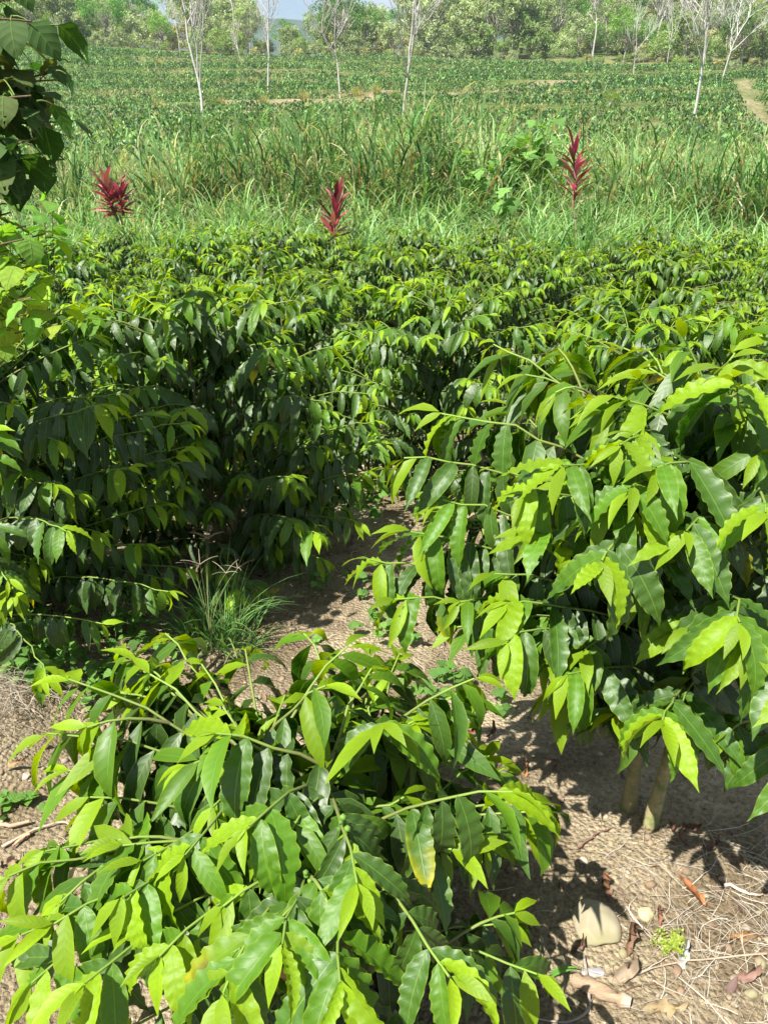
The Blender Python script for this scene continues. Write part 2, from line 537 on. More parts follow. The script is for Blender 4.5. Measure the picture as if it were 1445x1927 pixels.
def leaf_grid(n, m, W=0.36, droop=0.9, fold=0.25, amp=0.035, k=5.0, bend=0.0, seed=0, wid=None, twist=0.0):
    """unit-length leaf: base at origin, along +X, upper side +Z -> V, Q, uv (s,t)"""
    r = np.random.default_rng(seed)
    t = np.linspace(0, 1, n + 1) ** 0.93
    s = np.linspace(-1, 1, m + 1) if m != 4 else np.array([-1, -.74, 0, .74, 1.])
    if wid is None:
        w = t ** .66 * (1 - t) ** .95 * (1 - .5 * sstep(.70, .93, t))
        w = w / w.max()
        w = np.maximum(w, 0.02)
    else:
        w = wid(t)
    ph = -droop * t ** 1.15
    dt = np.diff(t, prepend=0)
    cx = np.cumsum(np.cos(ph) * dt); cz = np.cumsum(np.sin(ph) * dt)
    p1, p2 = r.uniform(0, 6.28, 2)
    k1, k2 = k * r.uniform(.85, 1.2, 2)
    S, Tt = np.meshgrid(s, t)
    Wt = w[:, None]
    side = np.where(S < 0, np.sin(k1 * 2 * PI * Tt + p1), np.sin(k2 * 2 * PI * Tt + p2))
    jag = side * (0.55 + 0.7 * vnoise(Tt * 4, S * 0 + seed, 5))
    half = W / 2 * Wt * np.abs(S) * (1 + 0.035 * side * np.abs(S))
    wave = amp * jag * np.abs(S) ** 3.5 * np.sqrt(Wt)
    off = half * math.sin(fold) + wave - 0.05 * W * S ** 2 * Wt
    y = np.sign(S) * half * math.cos(fold) + bend * Tt ** 2
    tw = twist * Tt
    y2 = y * np.cos(tw) - off * np.sin(tw)
    off2 = y * np.sin(tw) + off * np.cos(tw)
    X = cx[:, None] - np.sin(ph)[:, None] * off2
    Z = cz[:, None] + np.cos(ph)[:, None] * off2
    V = np.stack([X, y2, Z], -1).reshape(-1, 3)
    i = np.arange(n)[:, None] * (m + 1) + np.arange(m)[None]
    Q = np.stack([i, i + m + 1, i + m + 2, i + 1], -1).reshape(-1, 4)
    Q = Q[:, ::-1]
    return V, Q, np.stack([S.ravel(), Tt.ravel()], -1)


N_SHAPE = 14
SHAPES = {}
for lod, (n, m) in enumerate(((28, 4), (15, 4), (5, 2))):
    SHAPES[lod] = [leaf_grid(n, m, W=0.275 + 0.03 * (q % 3) + .015 * (q % 2), droop=0.45 + 0.09 * q, fold=0.25 + 0.13 * (q % 4), amp=((.022, .032, .027)[q % 3] if lod < 2 else .012),
                             k=(7.0, 5.5, 2.0)[lod], bend=(-.06, .05, .1, -.1)[q % 4], seed=q, twist=(-.35, .3, .1, -.15, .5)[q % 5]) for q in range(N_SHAPE)]


def leaf_color(tone, uv, seed=0):
    b, rim = TONES[tone]
    b, rim = np.array(b), np.array(rim)
    s, t = np.abs(uv[:, 0]), uv[:, 1]
    if tone == 'patchy':
        f = np.clip((t - .45) * 2.2 + (s - .5) * .9 + (vnoise(uv[:, 0] * 3, t * 6, seed) - .5) * .8, 0, 1)[:, None]
    elif tone == 'scorched':
        f = np.clip((t - .55) * 2 + (vnoise(uv[:, 0] * 3, t * 5, seed) - .3) * 1.0, 0, 1)[:, None]
    else:
        f = (s ** 5 * .35)[:, None]
    c = b * (1 - f) + rim * f
    if tone == 'scorched':
        g = (np.hypot((uv[:, 0] - .3) / .8, (t - .5) / .12) < 1)[:, None]
        c = np.where(g, np.array([.10, .03, .01]), c)
    return c


for q_, cells_ in ((3, (40, 44)), (8, (67, 71, 75)), (12, (88,))):
    V_, Q_, u_ = SHAPES[0][q_]
    SHAPES[0][q_] = (V_, np.delete(Q_, cells_, 0), u_)
LEAF_ME = {}


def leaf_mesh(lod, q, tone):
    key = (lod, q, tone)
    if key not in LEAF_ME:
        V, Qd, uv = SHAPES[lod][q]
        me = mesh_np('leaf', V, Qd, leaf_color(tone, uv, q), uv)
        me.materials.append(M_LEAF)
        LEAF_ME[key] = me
    return LEAF_ME[key]


def basis(d, up, roll):
    d = d / np.linalg.norm(d)
    z = up - d * (up @ d); nz = np.linalg.norm(z)
    if nz < 1e-3:
        z = np.array([1.0, 0, 0]) - d * d[0]; nz = np.linalg.norm(z)
    z /= nz
    y = np.cross(z, d)
    c, s = math.cos(roll), math.sin(roll)
    y, z = y * c + z * s, z * c - y * s
    return np.stack([d, y, z], 1)


def bezier(P0, P1, P2, n):
    t = np.linspace(0, 1, n)[:, None]
    return (1 - t) ** 2 * P0 + 2 * t * (1 - t) * P1 + t ** 2 * P2


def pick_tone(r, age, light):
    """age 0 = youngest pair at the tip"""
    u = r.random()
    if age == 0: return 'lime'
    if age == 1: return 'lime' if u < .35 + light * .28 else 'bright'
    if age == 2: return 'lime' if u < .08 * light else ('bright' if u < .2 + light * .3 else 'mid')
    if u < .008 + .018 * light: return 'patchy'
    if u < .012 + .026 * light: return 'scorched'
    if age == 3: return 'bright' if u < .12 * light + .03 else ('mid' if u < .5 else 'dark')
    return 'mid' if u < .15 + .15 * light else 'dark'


def branch_leaves(P, r, Ls, light, start=0.3, inter=0.052):
    """P polyline of a branch -> list of leaves (pos, 3x3, size, tone, shape)"""
    seg = np.linalg.norm(np.diff(P, axis=0), axis=1); S = np.concatenate([[0], np.cumsum(seg)]); tot = S[-1]
    out = []
    n = max(2, int(tot * (1 - start) / inter))
    for k in range(n + 1):
        sd = tot - k * inter * (0.75 if k < 3 else 1.0)
        if sd < 0: break
        pos = np.array([np.interp(sd, S, P[:, a]) for a in range(3)])
        s2 = max(0, sd - 0.04)
        pb = np.array([np.interp(s2, S, P[:, a]) for a in range(3)])
        f = pos - pb if sd > 0.01 else P[1] - P[0]
        f = f / (np.linalg.norm(f) + 1e-9)
        side = np.cross(f, [0, 0, 1.0]); side /= np.linalg.norm(side) + 1e-9
        for sg in (-1, 1):
            if k > 2 and r.random() < .13: continue
            kk = min(k, 4) / 4
            a = 0.50 + 0.34 * kk + r.normal(0, .12)
            b = 0.72 - 0.42 * kk + r.normal(0, .15)
            dn = -0.28 - 0.52 * kk + r.normal(0, .2)
            if k == 0:
                a, b, dn = 0.32, 0.8, -0.30 + r.normal(0, .35)
            d = sg * side * a + f * b + np.array([0, 0, dn])
            size = Ls * (0.42 + r.random() * .25 if k == 0 else (0.78 + r.random() * .2 if k == 1 else r.uniform(.85, 1.15)))
            q = int(r.integers(0, N_SHAPE))
            if k == 0: q = int(r.integers(1, 5))
            roll = sg * r.uniform(-.15, .35) + r.normal(0, .22)
            B = basis(d, np.array([0, 0, 1.0]) + f * .25, roll)
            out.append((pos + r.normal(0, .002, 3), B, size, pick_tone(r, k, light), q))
    return out


STEM_COL = (0.27, 0.24, 0.12)


def gen_plant(seed, H, R, n_br=30, n_stem=2, Ls=0.14, tips=None, light=0.4, spread=0.10, low=0.12, extra_top=True, inter=.052, sub=.35):
    """local coordinates, base at origin. -> stems, branches, leaves"""
    r = np.random.default_rng(seed)
    stems, brs, leaves = [], [], []
    az0 = r.uniform(0, 2 * PI)
    for s in range(n_stem):
        a = az0 + s * 2 * PI / n_stem
        b = np.array([math.cos(a), math.sin(a), 0]) * 0.035 * (n_stem > 1)
        t = np.array([math.cos(a) * spread * (n_stem > 1), math.sin(a) * spread * (n_stem > 1), H * r.uniform(.88, 1.0) - .05]) + r.normal(0, .02, 3)
        b[2] = -0.05
        P = bezier(b, (b + t) / 2 + r.normal(0, .02, 3), t, 12)
        stems.append(P)
    def stem_at(st, h):
        P = stems[st]
        return np.array([np.interp(h, P[:, 2], P[:, 0]), np.interp(h, P[:, 2], P[:, 1]), h])
    specs = []
    if tips is not None:
        for tp in tips:
            tp = np.array(tp, float)
            ds = [np.hypot(*(tp - stem_at(s, min(tp[2], stems[s][-1][2])))[:2]) for s in range(n_stem)]
            specs.append((int(np.argmin(ds)), tp, 1.0))
    for k in range(n_br):
        h = low * H + (0.97 - low) * H * ((k + r.random() * .6) / n_br)
        u = h / H
        L = R * (1.0 if u < .45 else 1 - 0.75 * ((u - .45) / .55) ** 1.3) * r.uniform(.8, 1.1)
        az = k * 2.39996 + r.normal(0, .3)
        st = int(r.integers(0, n_stem))
        rise = (0.30 + 0.55 * u ** 2) * L * r.uniform(.6, 1.1) - (0.40 * L * (1 - u / .45) if u < .45 else 0)
        base = stem_at(st, h)
        tp = base + np.array([math.cos(az) * L, math.sin(az) * L, rise])
        tp[2] = max(tp[2], 0.16)
        specs.append((st, tp, 0.0))
    for st, tp, hero in specs:
        topz = stems[st][-1][2]
        hd = np.hypot(*(tp[:2] - stem_at(st, min(tp[2], topz))[:2]))
        h0 = min(max(tp[2] - hd * r.uniform(.35, .6), .06), topz - .01)
        b = stem_at(st, h0)
        mid = b * .42 + tp * .58 + np.array([0, 0, 0.16 * hd])
        n = max(5, int(np.linalg.norm(tp - b) / .05))
        P = bezier(b, mid, tp, n)
        P[1:-1] += r.normal(0, .0035, (len(P) - 2, 3))
        brs.append(P)
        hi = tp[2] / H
        if r.random() < sub and len(P) > 6:
            j0 = int(len(P) * r.uniform(.3, .55)); q0 = P[j0]; f = P[-1] - q0
            ang = r.choice([-1, 1]) * r.uniform(.45, .9); ca, sa = math.cos(ang), math.sin(ang)
            g = np.array([f[0] * ca - f[1] * sa, f[0] * sa + f[1] * ca, f[2]]) * r.uniform(.55, .85)
            P2 = bezier(q0, q0 + g * .5 + [0, 0, .03], q0 + g, max(5, int(np.linalg.norm(g) / .05)))
            brs.append(P2)
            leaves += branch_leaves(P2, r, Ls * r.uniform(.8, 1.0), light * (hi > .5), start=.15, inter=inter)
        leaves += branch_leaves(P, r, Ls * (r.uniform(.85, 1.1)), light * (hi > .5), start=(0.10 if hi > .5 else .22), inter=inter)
    if extra_top:
        for s in range(n_stem):
            P = stems[s]
            for k in range(4):
                pos = stem_at(s, P[-1][2] - k * .045)
                for sg in (0, PI):
                    a = az0 + s + k * PI / 2 + sg + r.normal(0, .2)
                    el = 1.0 - .3 * k + r.normal(0, .12)
                    d = np.array([math.cos(a) * math.cos(el), math.sin(a) * math.cos(el), math.sin(el)])
                    leaves.append((pos, basis(d, np.array([-math.cos(a), -math.sin(a), 1.0]), r.normal(0, .15)), Ls * (.45 + .17 * k), 'lime' if k < 2 else 'bright', int(r.integers(0, 4))))
    return stems, brs, leaves


def stem_mesh(P, r0, r1, col, k=7, wob=0.0, name='stem'):
    R = np.linspace(r0, r1, len(P))
    if name == 'stem': R[0] *= 1.45; R[1] *= 1.08
    if wob: R = R * (1 + wob * np.sin(np.arange(len(P)) * 2.1))
    V, Q = tube(P, R, k)
    return mesh_np(name, V, Q, col)


def branch_mesh(P, r0=0.0035, r1=0.0018):
    P2 = P
    R = np.linspace(r0, r1, len(P2))
    V, Q = tube(P2, R, 5)
    t = np.repeat(np.linspace(0, 1, len(P2)), 5)[:, None]
    col = np.array([.13, .12, .05]) * (1 - t) + np.array([.19, .30, .05]) * t
    return mesh_np('branch', V, Q, col)


def world_corner_px(root, pos):
    return pos


def make_bush(loc, seed, label, H=1.15, R=.65, lod=1, n_obj=300, group='coffee bushes in the near rows', stem_r=.014, **kw):
    loc = np.array([loc[0], loc[1], float(terrain(loc[0], loc[1]))])
    if kw.get('tips') is not None:
        kw['tips'] = [np.array(t) - loc for t in kw['tips']]
    stems, brs, leaves = gen_plant(seed, H, R, **kw)
    root = thing('coffee_bush', loc, label, 'coffee bush', group)
    for P in stems:
        link('stem', stem_mesh(P, stem_r, stem_r * .35, STEM_COL, wob=.05), M_BARK, root)
    for P in brs:
        link('branch', branch_mesh(P), M_TWIG, root)
    rb = np.random.default_rng(seed + 999); bag = Bag(); Vi, Fi = I0
    for P in [brs[int(q)] for q in rb.integers(0, len(brs), 16)]:
        c0 = P[int(len(P) * rb.uniform(.3, .6))]
        for q in range(int(rb.integers(3, 8))):
            bag.add(Vi * rb.uniform(.0045, .0065) + c0 + rb.normal(0, .008, 3), Fi, np.array([.10, .20, .03]) * rb.uniform(.8, 1.5))
    link('berries', bag.mesh('berries'), M_TWIG, root, kind='stuff')
    # which leaves show largest: high, outward, towards the viewer
    pos = np.array([l[0] for l in leaves]); size = np.array([l[2] for l in leaves])
    wpos = pos + loc
    dist = np.linalg.norm(wpos - CAM, axis=1)
    rad = np.hypot(pos[:, 0], pos[:, 1])
    toward = ((CAM[:2] - loc[:2]) @ pos[:, :2].T) / np.linalg.norm(CAM[:2] - loc[:2])
    score = size / dist * (1 + 1.0 * toward / R + .6 * pos[:, 2] / H + .3 * rad / R)
    order = np.argsort(-score)
    for j in order[:n_obj]:
        p, B, s, tone, q = leaves[j]
        o = bpy.data.objects.new('leaf', leaf_mesh(lod, q, tone))
        C.objects.link(o); o.parent = root
        M = Matrix([[*(B[a] * s), p[a]] for a in range(3)] + [[0, 0, 0, 1]])
        o.matrix_local = M
    rest = order[n_obj:]
    if len(rest):
        bag = Bag()
        for j in rest:
            add_leaf(bag, leaves[j], 2)
        link('inner_leaves', bag.mesh('inner_leaves'), M_LEAF, root, kind='stuff')
    return root


def add_leaf(bag, lf, lod, jit=None):
    p, B, s, tone, q = lf
    V, Q, uv = SHAPES[lod][q]
    c = leaf_color(tone, uv, q) * (rng.uniform(.75, 1.25) if jit is None else jit)
    bag.add((V * s) @ B.T + p, Q, c, uv)


# hero bush at the front left
tipsA = [(130, 1278, 1.12), (232, 1225, 1.25), (312, 1192, 1.33), (200, 1385, 1.02), (85, 1602, .86), (348, 1610, .78),
         (500, 1552, .84), (662, 1578, .82), (532, 1778, .62), (462, 1222, 1.30), (572, 1192, 1.38), (632, 1245, 1.30),
         (695, 1232, 1.34), (642, 1432, 1.0), (537, 1308, 1.16), (470, 1432, .98), (350, 1442, .96), (1010, 1515, 1.02),
         (850, 1598, .88), (845, 1838, .60), (880, 1292, 1.22), (762, 1372, 1.08), (40, 1760, .74), (300, 1800, .66),
         (760, 1500, .96), (170, 1500, .95), (420, 1330, 1.12), (720, 1700, .74), (590, 1660, .76), (230, 1690, .74),
         (15, 1650, .80), (100, 1740, .72), (60, 1850, .66), (160, 1850, .64), (130, 1450, .99), (420, 1870, .58), (640, 1850, .58), (270, 1620, .80),
         (90, 1380, 1.05), (400, 1520, .88), (560, 1420, 1.0), (700, 1320, 1.15), (380, 1250, 1.22)]
tipsA = [at(a, b, c) for a, b, c in tipsA]
make_bush((-.12, 1.02), 5, 'low bushy coffee plant with lime new leaves in the left foreground, nearest to the viewer', H=.72, R=.43, lod=0, n_br=40, sub=.5, n_stem=3,
          Ls=.138, tips=tipsA, light=1.0, stem_r=.011, group='coffee bushes in the near rows', inter=.030)
tipsR = [(928, 648, 1.72), (988, 705, 1.6), (828, 778, 1.5), (760, 862, 1.42), (832, 940, 1.38), (1057, 876, 1.18), (1165, 838, 1.2),
         (1182, 920, 1.12), (1132, 1056, 1.02), (1203, 715, 1.45), (1132, 772, 1.38), (1382, 665, 1.55), (1430, 852, 1.2), (1392, 1172, .98),
         (952, 1206, 1.16), (770, 1000, 1.36), (695, 1052, 1.36), (742, 1128, 1.28), (1280, 1332, 1.1), (1160, 1345, 1.22), (1440, 965, 1.05),
         (1100, 1222, 1.2), (1010, 1000, 1.22), (1290, 1000, 1.08), (1250, 860, 1.25), (1060, 740, 1.6), (1300, 1180, 1.1), (930, 1080, 1.3),
         (1480, 1150, 1.15), (1040, 1300, 1.3), (1380, 760, 1.35), (1500, 760, 1.5), (860, 1180, 1.3)]
tipsR = [at(a, b, c) for a, b, c in tipsR]
RB = ground_hit(1228, 1545)
make_bush((RB[0] - .03, RB[1] + .02), 8, 'tall lime green coffee bush at the right, on two bare mossy trunks', H=1.17, R=.56, lod=0, n_br=52, n_stem=2,
          Ls=.146, tips=tipsR, light=1.0, stem_r=.0185, low=.40, spread=.06, inter=.035)

near_bushes = [
    ((-1.48, 2.42), 1.06, .80, 'dark coffee bush at the left edge of the photo, beside the pale vine'),
    ((-.72, 3.08), 1.08, .70, 'full dark coffee bush directly left of the bare earth gap, with glossy drooping leaves'),
    ((-1.30, 3.95), 1.04, .62, 'coffee bush filling in behind the dark bush at the left edge'),
    ((.28, 4.10), 1.08, .60, 'coffee bush directly right of the earth gap, behind the tall lime bush'),
    ((1.15, 3.15), 1.02, .62, 'coffee bush right behind the tall lime green bush'),
    ((1.95, 2.75), 1.05, .60, 'coffee bush cut off by the right edge behind the tall lime bush'),
    ((1.45, 4.30), 1.06, .62, 'coffee bush in the second line behind the tall lime bush'),
    ((-2.15, 3.35), 1.02, .60, 'coffee bush cut off by the left edge below the pale vine'),
    ((-.62, 4.75), 1.02, .60, 'coffee bush looking over the bush left of the earth gap'),
]
LOWTIPS = {0: [(60, 1052, 2.2), (190, 1002, 2.2), (150, 930, 2.1), (50, 900, 2.1), (275, 1025, 2.3), (20, 1125, 2.0), (110, 830, 2.1), (240, 880, 2.25), (160, 760, 2.3), (20, 760, 2.15), (290, 780, 2.4), (330, 860, 2.45)],
           1: [(522, 1030, 2.72), (392, 1066, 2.6), (612, 930, 3.0), (560, 912, 2.85), (645, 868, 3.2), (655, 800, 3.2), (460, 900, 2.7), (400, 960, 2.65), (620, 745, 3.2), (370, 830, 2.7), (500, 800, 2.75), (560, 800, 2.85), (330, 960, 2.6)]}
for k, (p, H, R, lab) in enumerate(near_bushes):
    lt = [at(*t) for t in LOWTIPS[k]] if k in LOWTIPS else None
    make_bush(p, 40 + k, lab, H=H, R=R, lod=1, n_br=82, n_stem=3, Ls=.128, light=.22, low=.06, inter=.043, tips=lt)

# prototypes for the rows behind
PROTO = []
for k in range(6):
    H = 1.12 + .05 * (k % 3)
    stems, brs, leaves = gen_plant(200 + k, H, .50 + .02 * k, n_br=80, n_stem=3, Ls=.125, light=.1, low=.06, inter=.046)
    bag = Bag()
    for lf in leaves: add_leaf(bag, lf, 2)
    fol = bag.mesh('foliage'); fol.materials.append(M_LEAF)
    sb = Bag()
    for P in stems:
        V, Qd = tube(P, np.linspace(.014, .005, len(P)), 6); sb.add(V, Qd, STEM_COL)
    for P in brs:
        V, Qd = tube(P, np.linspace(.0035, .002, len(P)), 4); sb.add(V, Qd, (.14, .17, .05))
    wood = sb.mesh('stem'); wood.materials.append(M_BARK)
    PROTO.append((fol, wood))

ORD = ['first', 'second', 'third', 'fourth', 'fifth', 'sixth', 'seventh', 'eighth', 'ninth', 'tenth', 'eleventh', 'twelfth', 'thirteenth', 'fourteenth', 'fifteenth', 'sixteenth']
rows_y = [5.55, 6.95, 8.35, 9.75, 11.15, 12.5]
r_ = random.Random(4)
for ri, Y in enumerate(rows_y):
    half = .50 * Y + .9
    nb = int(2 * half / 1.18)
    for k in range(nb):
        x = -half + (k + .5) * 2 * half / nb + r_.uniform(-.2, .2)
        y = Y + r_.uniform(-.2, .2)
        z = float(terrain(x, y))
        lab = f'coffee bush {ORD[k]} from the left in the {ORD[len(rows_y) - 1 - ri]} row before the tall grass'
        if ri == len(rows_y) - 1: lab = f'coffee bush {ORD[k]} from the left in the last row at the foot of the grass'
        root = thing('coffee_bush', (x, y, z), lab, 'coffee bush', 'coffee bushes in the rows towards the grass', r_.uniform(0, 6.28))
        s = r_.uniform(.80, 1.12); root.scale = (s * r_.uniform(.98, 1.2), s * 1.08, s)
        fol, wood = PROTO[r_.randrange(6)]
        link('foliage', fol, None, root, kind='stuff'); link('stem', wood, None, root)

# ------------------------------------------------------------------ grass
def blades(base, length, width, az, lean, curv, col, seg=4, tipcol=None):
    n = len(base); t = np.linspace(0, 1, seg + 1)
    th = lean[:, None] + curv[:, None] * t[None] ** 1.4
    dt = 1.0 / seg
    hx = np.concatenate([np.zeros((n, 1)), np.cumsum(np.sin((th[:, 1:] + th[:, :-1]) / 2) * dt, 1)], 1) * length[:, None]
    hz = np.concatenate([np.zeros((n, 1)), np.cumsum(np.cos((th[:, 1:] + th[:, :-1]) / 2) * dt, 1)], 1) * length[:, None]
    ca, sa = np.cos(az)[:, None], np.sin(az)[:, None]
    ctr = np.stack([base[:, 0:1] + hx * ca, base[:, 1:2] + hx * sa, base[:, 2:3] + hz], -1)
    w = width[:, None] * np.array([.55, 1, .85, .55, .04] if seg == 4 else np.interp(t, [0, .25, .6, 1], [.6, 1, .8, .05]))[None] * .5
    tw = rng.normal(0, .5, n)[:, None]
    sx, sy = -np.sin(az[:, None] + tw), np.cos(az[:, None] + tw)
    sd = np.stack([sx + 0 * w, sy + 0 * w, 0 * w], -1) * w[..., None]
    V = np.stack([ctr - sd, ctr + sd], 2).reshape(-1, 3)
    b = (np.arange(n) * (seg + 1) * 2)[:, None] + (np.arange(seg) * 2)[None]
    Q = np.stack([b, b + 1, b + 3, b + 2], -1).reshape(-1, 4)
    c = np.repeat(col, (seg + 1) * 2, axis=0)
    return V, Q, c


def clump_field(P, hts, nbl, wid, palette, probs, seed, spreadr=.16, leanmax=.55, curvm=1.3, seg=4):
    """P (n,3) clump bases"""
    n = len(P); idx = np.repeat(np.arange(n), nbl); N = len(idx)
    r = np.random.default_rng(seed)
    a = r.uniform(0, 2 * PI, N); rr = spreadr * np.sqrt(r.random(N))
    base = P[idx] + np.stack([np.cos(a) * rr, np.sin(a) * rr, np.zeros(N) - .03], -1)
    az = a + r.normal(0, .7, N)
    L = hts[idx] * r.uniform(.55, 1.15, N)
    lean = np.abs(r.normal(0, leanmax * .5, N)) + .04
    curv = np.abs(r.normal(curvm * .7, curvm * .45, N))
    pal = np.array(palette)
    pi_ = r.choice(len(pal), N, p=probs)
    c = pal[pi_] * r.uniform(.7, 1.3, N)[:, None]
    # each clump has its own shade
    c = c * (0.8 + .4 * r.random(n))[idx][:, None]
    return blades(base, L, wid * r.uniform(.6, 1.4, N), az, lean, curv, c, seg)


GG = [(0.17, .34, .12), (.30, .47, .21), (.055, .14, .055), (.28, .36, .17), (.55, .50, .33), (.34, .25, .14)]


def scatter(x0, x1, y0, y1, n, seed, frustum=1.2):
    r = np.random.default_rng(seed)
    y = r.uniform(y0, y1, n); x = r.uniform(-1, 1, n) * (.5 * y * frustum + 1.0)
    return x, y


def grass_height(x, y):
    f = np.interp(y, [13.2, 15, 17, 20, 24, 30], [1.1, 1.5, 2.1, 3.0, 3.5, 3.8])
    g = f * .9 * (1 + .9 * fbm(x / 1.3, y / 1.3, 61, 3)) * (1 + .5 * fbm(x / 5, y / 5, 67, 2))
    g = g * np.interp(x, [-9, -5.5, -2, 4.5, 5.5, 8, 12], [.72, .78, 1.0, .98, .80, .80, 1.0])
    return g


def cane_field(P, hts, ncane, nbl, wid, Lb, palette, probs, seed, spreadr=.22, u0=.1, curvm=1.7, dead=.0, leanm=.45):
    """clumps of canes with arching blades set along them"""
    r = np.random.default_rng(seed); n = len(P)
    ci = np.repeat(np.arange(n), ncane); m = len(ci)
    a = r.uniform(0, 2 * PI, m); rr = spreadr * np.sqrt(r.random(m))
    cb = P[ci] + np.stack([np.cos(a) * rr, np.sin(a) * rr, np.zeros(m) - .05], -1)
    ch = hts[ci] * r.uniform(.5, 1.12, m); cl = np.abs(r.normal(0, .16, m)); caz = a + r.normal(0, .5, m)
    V0 = blades(cb, ch, np.full(m, wid * .45), caz, cl, cl * .8, np.tile(np.array(palette[1]) * .9, (m, 1)), 4)
    bi = np.repeat(np.arange(m), nbl); N = len(bi)
    u = u0 + (1 - u0) * r.random(N) ** .75
    th = cl[bi] * (1 + .35 * u)
    b = cb[bi] + np.stack([np.cos(caz[bi]) * np.sin(th) * ch[bi] * u, np.sin(caz[bi]) * np.sin(th) * ch[bi] * u, np.cos(th) * ch[bi] * u], -1)
    pal = np.array(palette); pi_ = r.choice(len(pal), N, p=probs)
    low = (r.random(N) < dead * (1 - u) * 1.8)
    pi_ = np.where(low, r.integers(4, 6, N), pi_)
    c = pal[pi_] * r.uniform(.65, 1.35, N)[:, None] * (.72 + .56 * r.random(n))[ci][bi][:, None]
    L = Lb * r.uniform(.6, 1.3, N) * (.75 + .35 * u)
    lean = np.abs(r.normal(leanm, .25, N)); curv = np.abs(r.normal(curvm, .45, N)) + low * .6
    V1 = blades(b, L, wid * r.uniform(.6, 1.4, N), caz[bi] + r.normal(0, 1.3, N), lean, curv, c, 4)
    return V0, V1


def gz0(px, Y):
    xx = at(px, 480, Y)[0]
    return np.array([xx, Y, float(terrain(xx, Y))])


# short bright grass in front
x, y = scatter(0, 0, 13.2, 17.8, 1050, 71)
P = np.stack([x, y, terrain(x, y)], -1)
bag = Bag()
for q in cane_field(P, grass_height(x, y) * .92, 5, 8, .026, .80, GG, [.36, .36, .12, .10, .05, .01], 72, .2, .05, 1.55, .15, .3): bag.add(*q)
link('short_grass', bag.mesh('short_grass'), M_GRASS, kind='stuff', label='bright green arching grass behind the coffee rows', cat='grass')
# tall cane grass behind
x, y = scatter(0, 0, 16.5, 34, 1500, 73)
dens = vnoise(x / 1.7, y / 1.7, 91) > .25
x, y = x[dens], y[dens]
P = np.stack([x, y, terrain(x, y)], -1)
bag = Bag()
for q in cane_field(P, grass_height(x, y) * .88, 7, 8, .038, .95, GG, [.32, .24, .20, .14, .08, .02], 74, .24, .12, 1.5, .55, .28): bag.add(*q)
# towering tussocks with dead brown skirts
TG = [(0.10, .23, .09), (.18, .33, .13), (.05, .13, .05), (.25, .34, .16), (.52, .46, .30), (.30, .21, .12)]
bx_ = [(345, 17.2, 3.3), (455, 17.6, 3.0), (540, 17.0, 3.2), (610, 18.0, 3.3), (700, 16.6, 3.1), (770, 16.4, 3.35), (835, 16.2, 3.45), (880, 17.0, 3.0), (1160, 17.2, 2.5), (1370, 15.6, 2.5), (1430, 15.2, 2.7), (1260, 17.0, 2.5), (150, 18.5, 2.8)]
Pb = np.array([gz0(px, Y + 1.3) for px, Y, h in bx_]); hb = np.array([h for _, _, h in bx_])
for q in cane_field(Pb, hb * .9, 75, 11, .036, .95, TG, [.36, .28, .18, .10, .06, .02], 79, .75, .12, 1.5, .7, .25): bag.add(*q)
link('tall_grass', bag.mesh('tall_grass'), M_GRASS, kind='stuff', label='tall cane grass with dry tan blades before the hillside', cat='grass')
# seed heads: thin culms with feathery tan plumes
r = np.random.default_rng(76)
x, y = scatter(0, 0, 18, 33, 1300, 77)
P = np.stack([x, y, terrain(x, y)], -1)
h = grass_height(x, y) * r.uniform(.95, 1.25, len(x))
az = r.uniform(0, 6.28, len(x)); lean = np.abs(r.normal(0, .12, len(x)))
bag = Bag()
bag.add(*blades(P, h, np.full(len(x), .012), az, lean, lean * .6, np.tile([.33, .30, .13], (len(x), 1)), 4))
tip = P + np.stack([np.cos(az) * np.sin(lean * 1.3) * h, np.sin(az) * np.sin(lean * 1.3) * h, np.cos(lean * 1.3) * h * .93], -1)
for k in range(5):
    a2 = r.uniform(0, 6.28, len(x))
    bag.add(*blades(tip, r.uniform(.12, .30, len(x)), np.full(len(x), .014), a2, r.uniform(.1, .5, len(x)), r.uniform(.1, .8, len(x)), np.tile([.52, .42, .24], (len(x), 1)) * r.uniform(.8, 1.15, (len(x), 1)), 4))
link('grass_plumes', bag.mesh('grass_plumes'), M_GRASS, kind='stuff', label='pale seed plumes standing above the tall grass', cat='grass')

# foreground tuft left of centre
g0 = ground_hit(400, 1222)
P = np.array([[0, 0, 0], [.05, .06, 0], [-.07, .03, 0], [.10, -.02, 0.]])
bag = Bag()
bag.add(*clump_field(P, np.array([.42, .38, .34, .26]), 55, .0055, [(.10, .24, .08), (.16, .30, .10), (.30, .30, .14)], [.55, .35, .10], 81, .05, .8, 1.5, 7))
tuft = thing('grass_tuft', g0, 'fine green grass tuft with thin seed stalks behind the front left bush', 'grass')
link('blades', bag.mesh('blades'), M_GRASS, tuft, kind='stuff')
for k in range(6):
    a = rng.uniform(0, 6.28); l = rng.uniform(.3, .42)
    top = np.array([math.cos(a) * .12, math.sin(a) * .1, l])
    Pp = bezier(np.array([0, 0, 0.]), np.array([0, 0, l * .6]), top, 8)
    b2 = Bag(); V, Qd = tube(Pp, np.linspace(.0014, .0008, 8), 4); b2.add(V, Qd, (.22, .26, .10))
    for q in range(4):
        aa = a + q * 1.6; e = top + np.array([math.cos(aa) * .06, math.sin(aa) * .06, .025])
        V, Qd = tube(bezier(top, (top + e) / 2 + [0, 0, .012], e, 5), np.linspace(.0012, .0006, 5), 4); b2.add(V, Qd, (.35, .28, .20))
    link('seed_stalk', b2.mesh('seed_stalk'), M_STRAW, tuft)

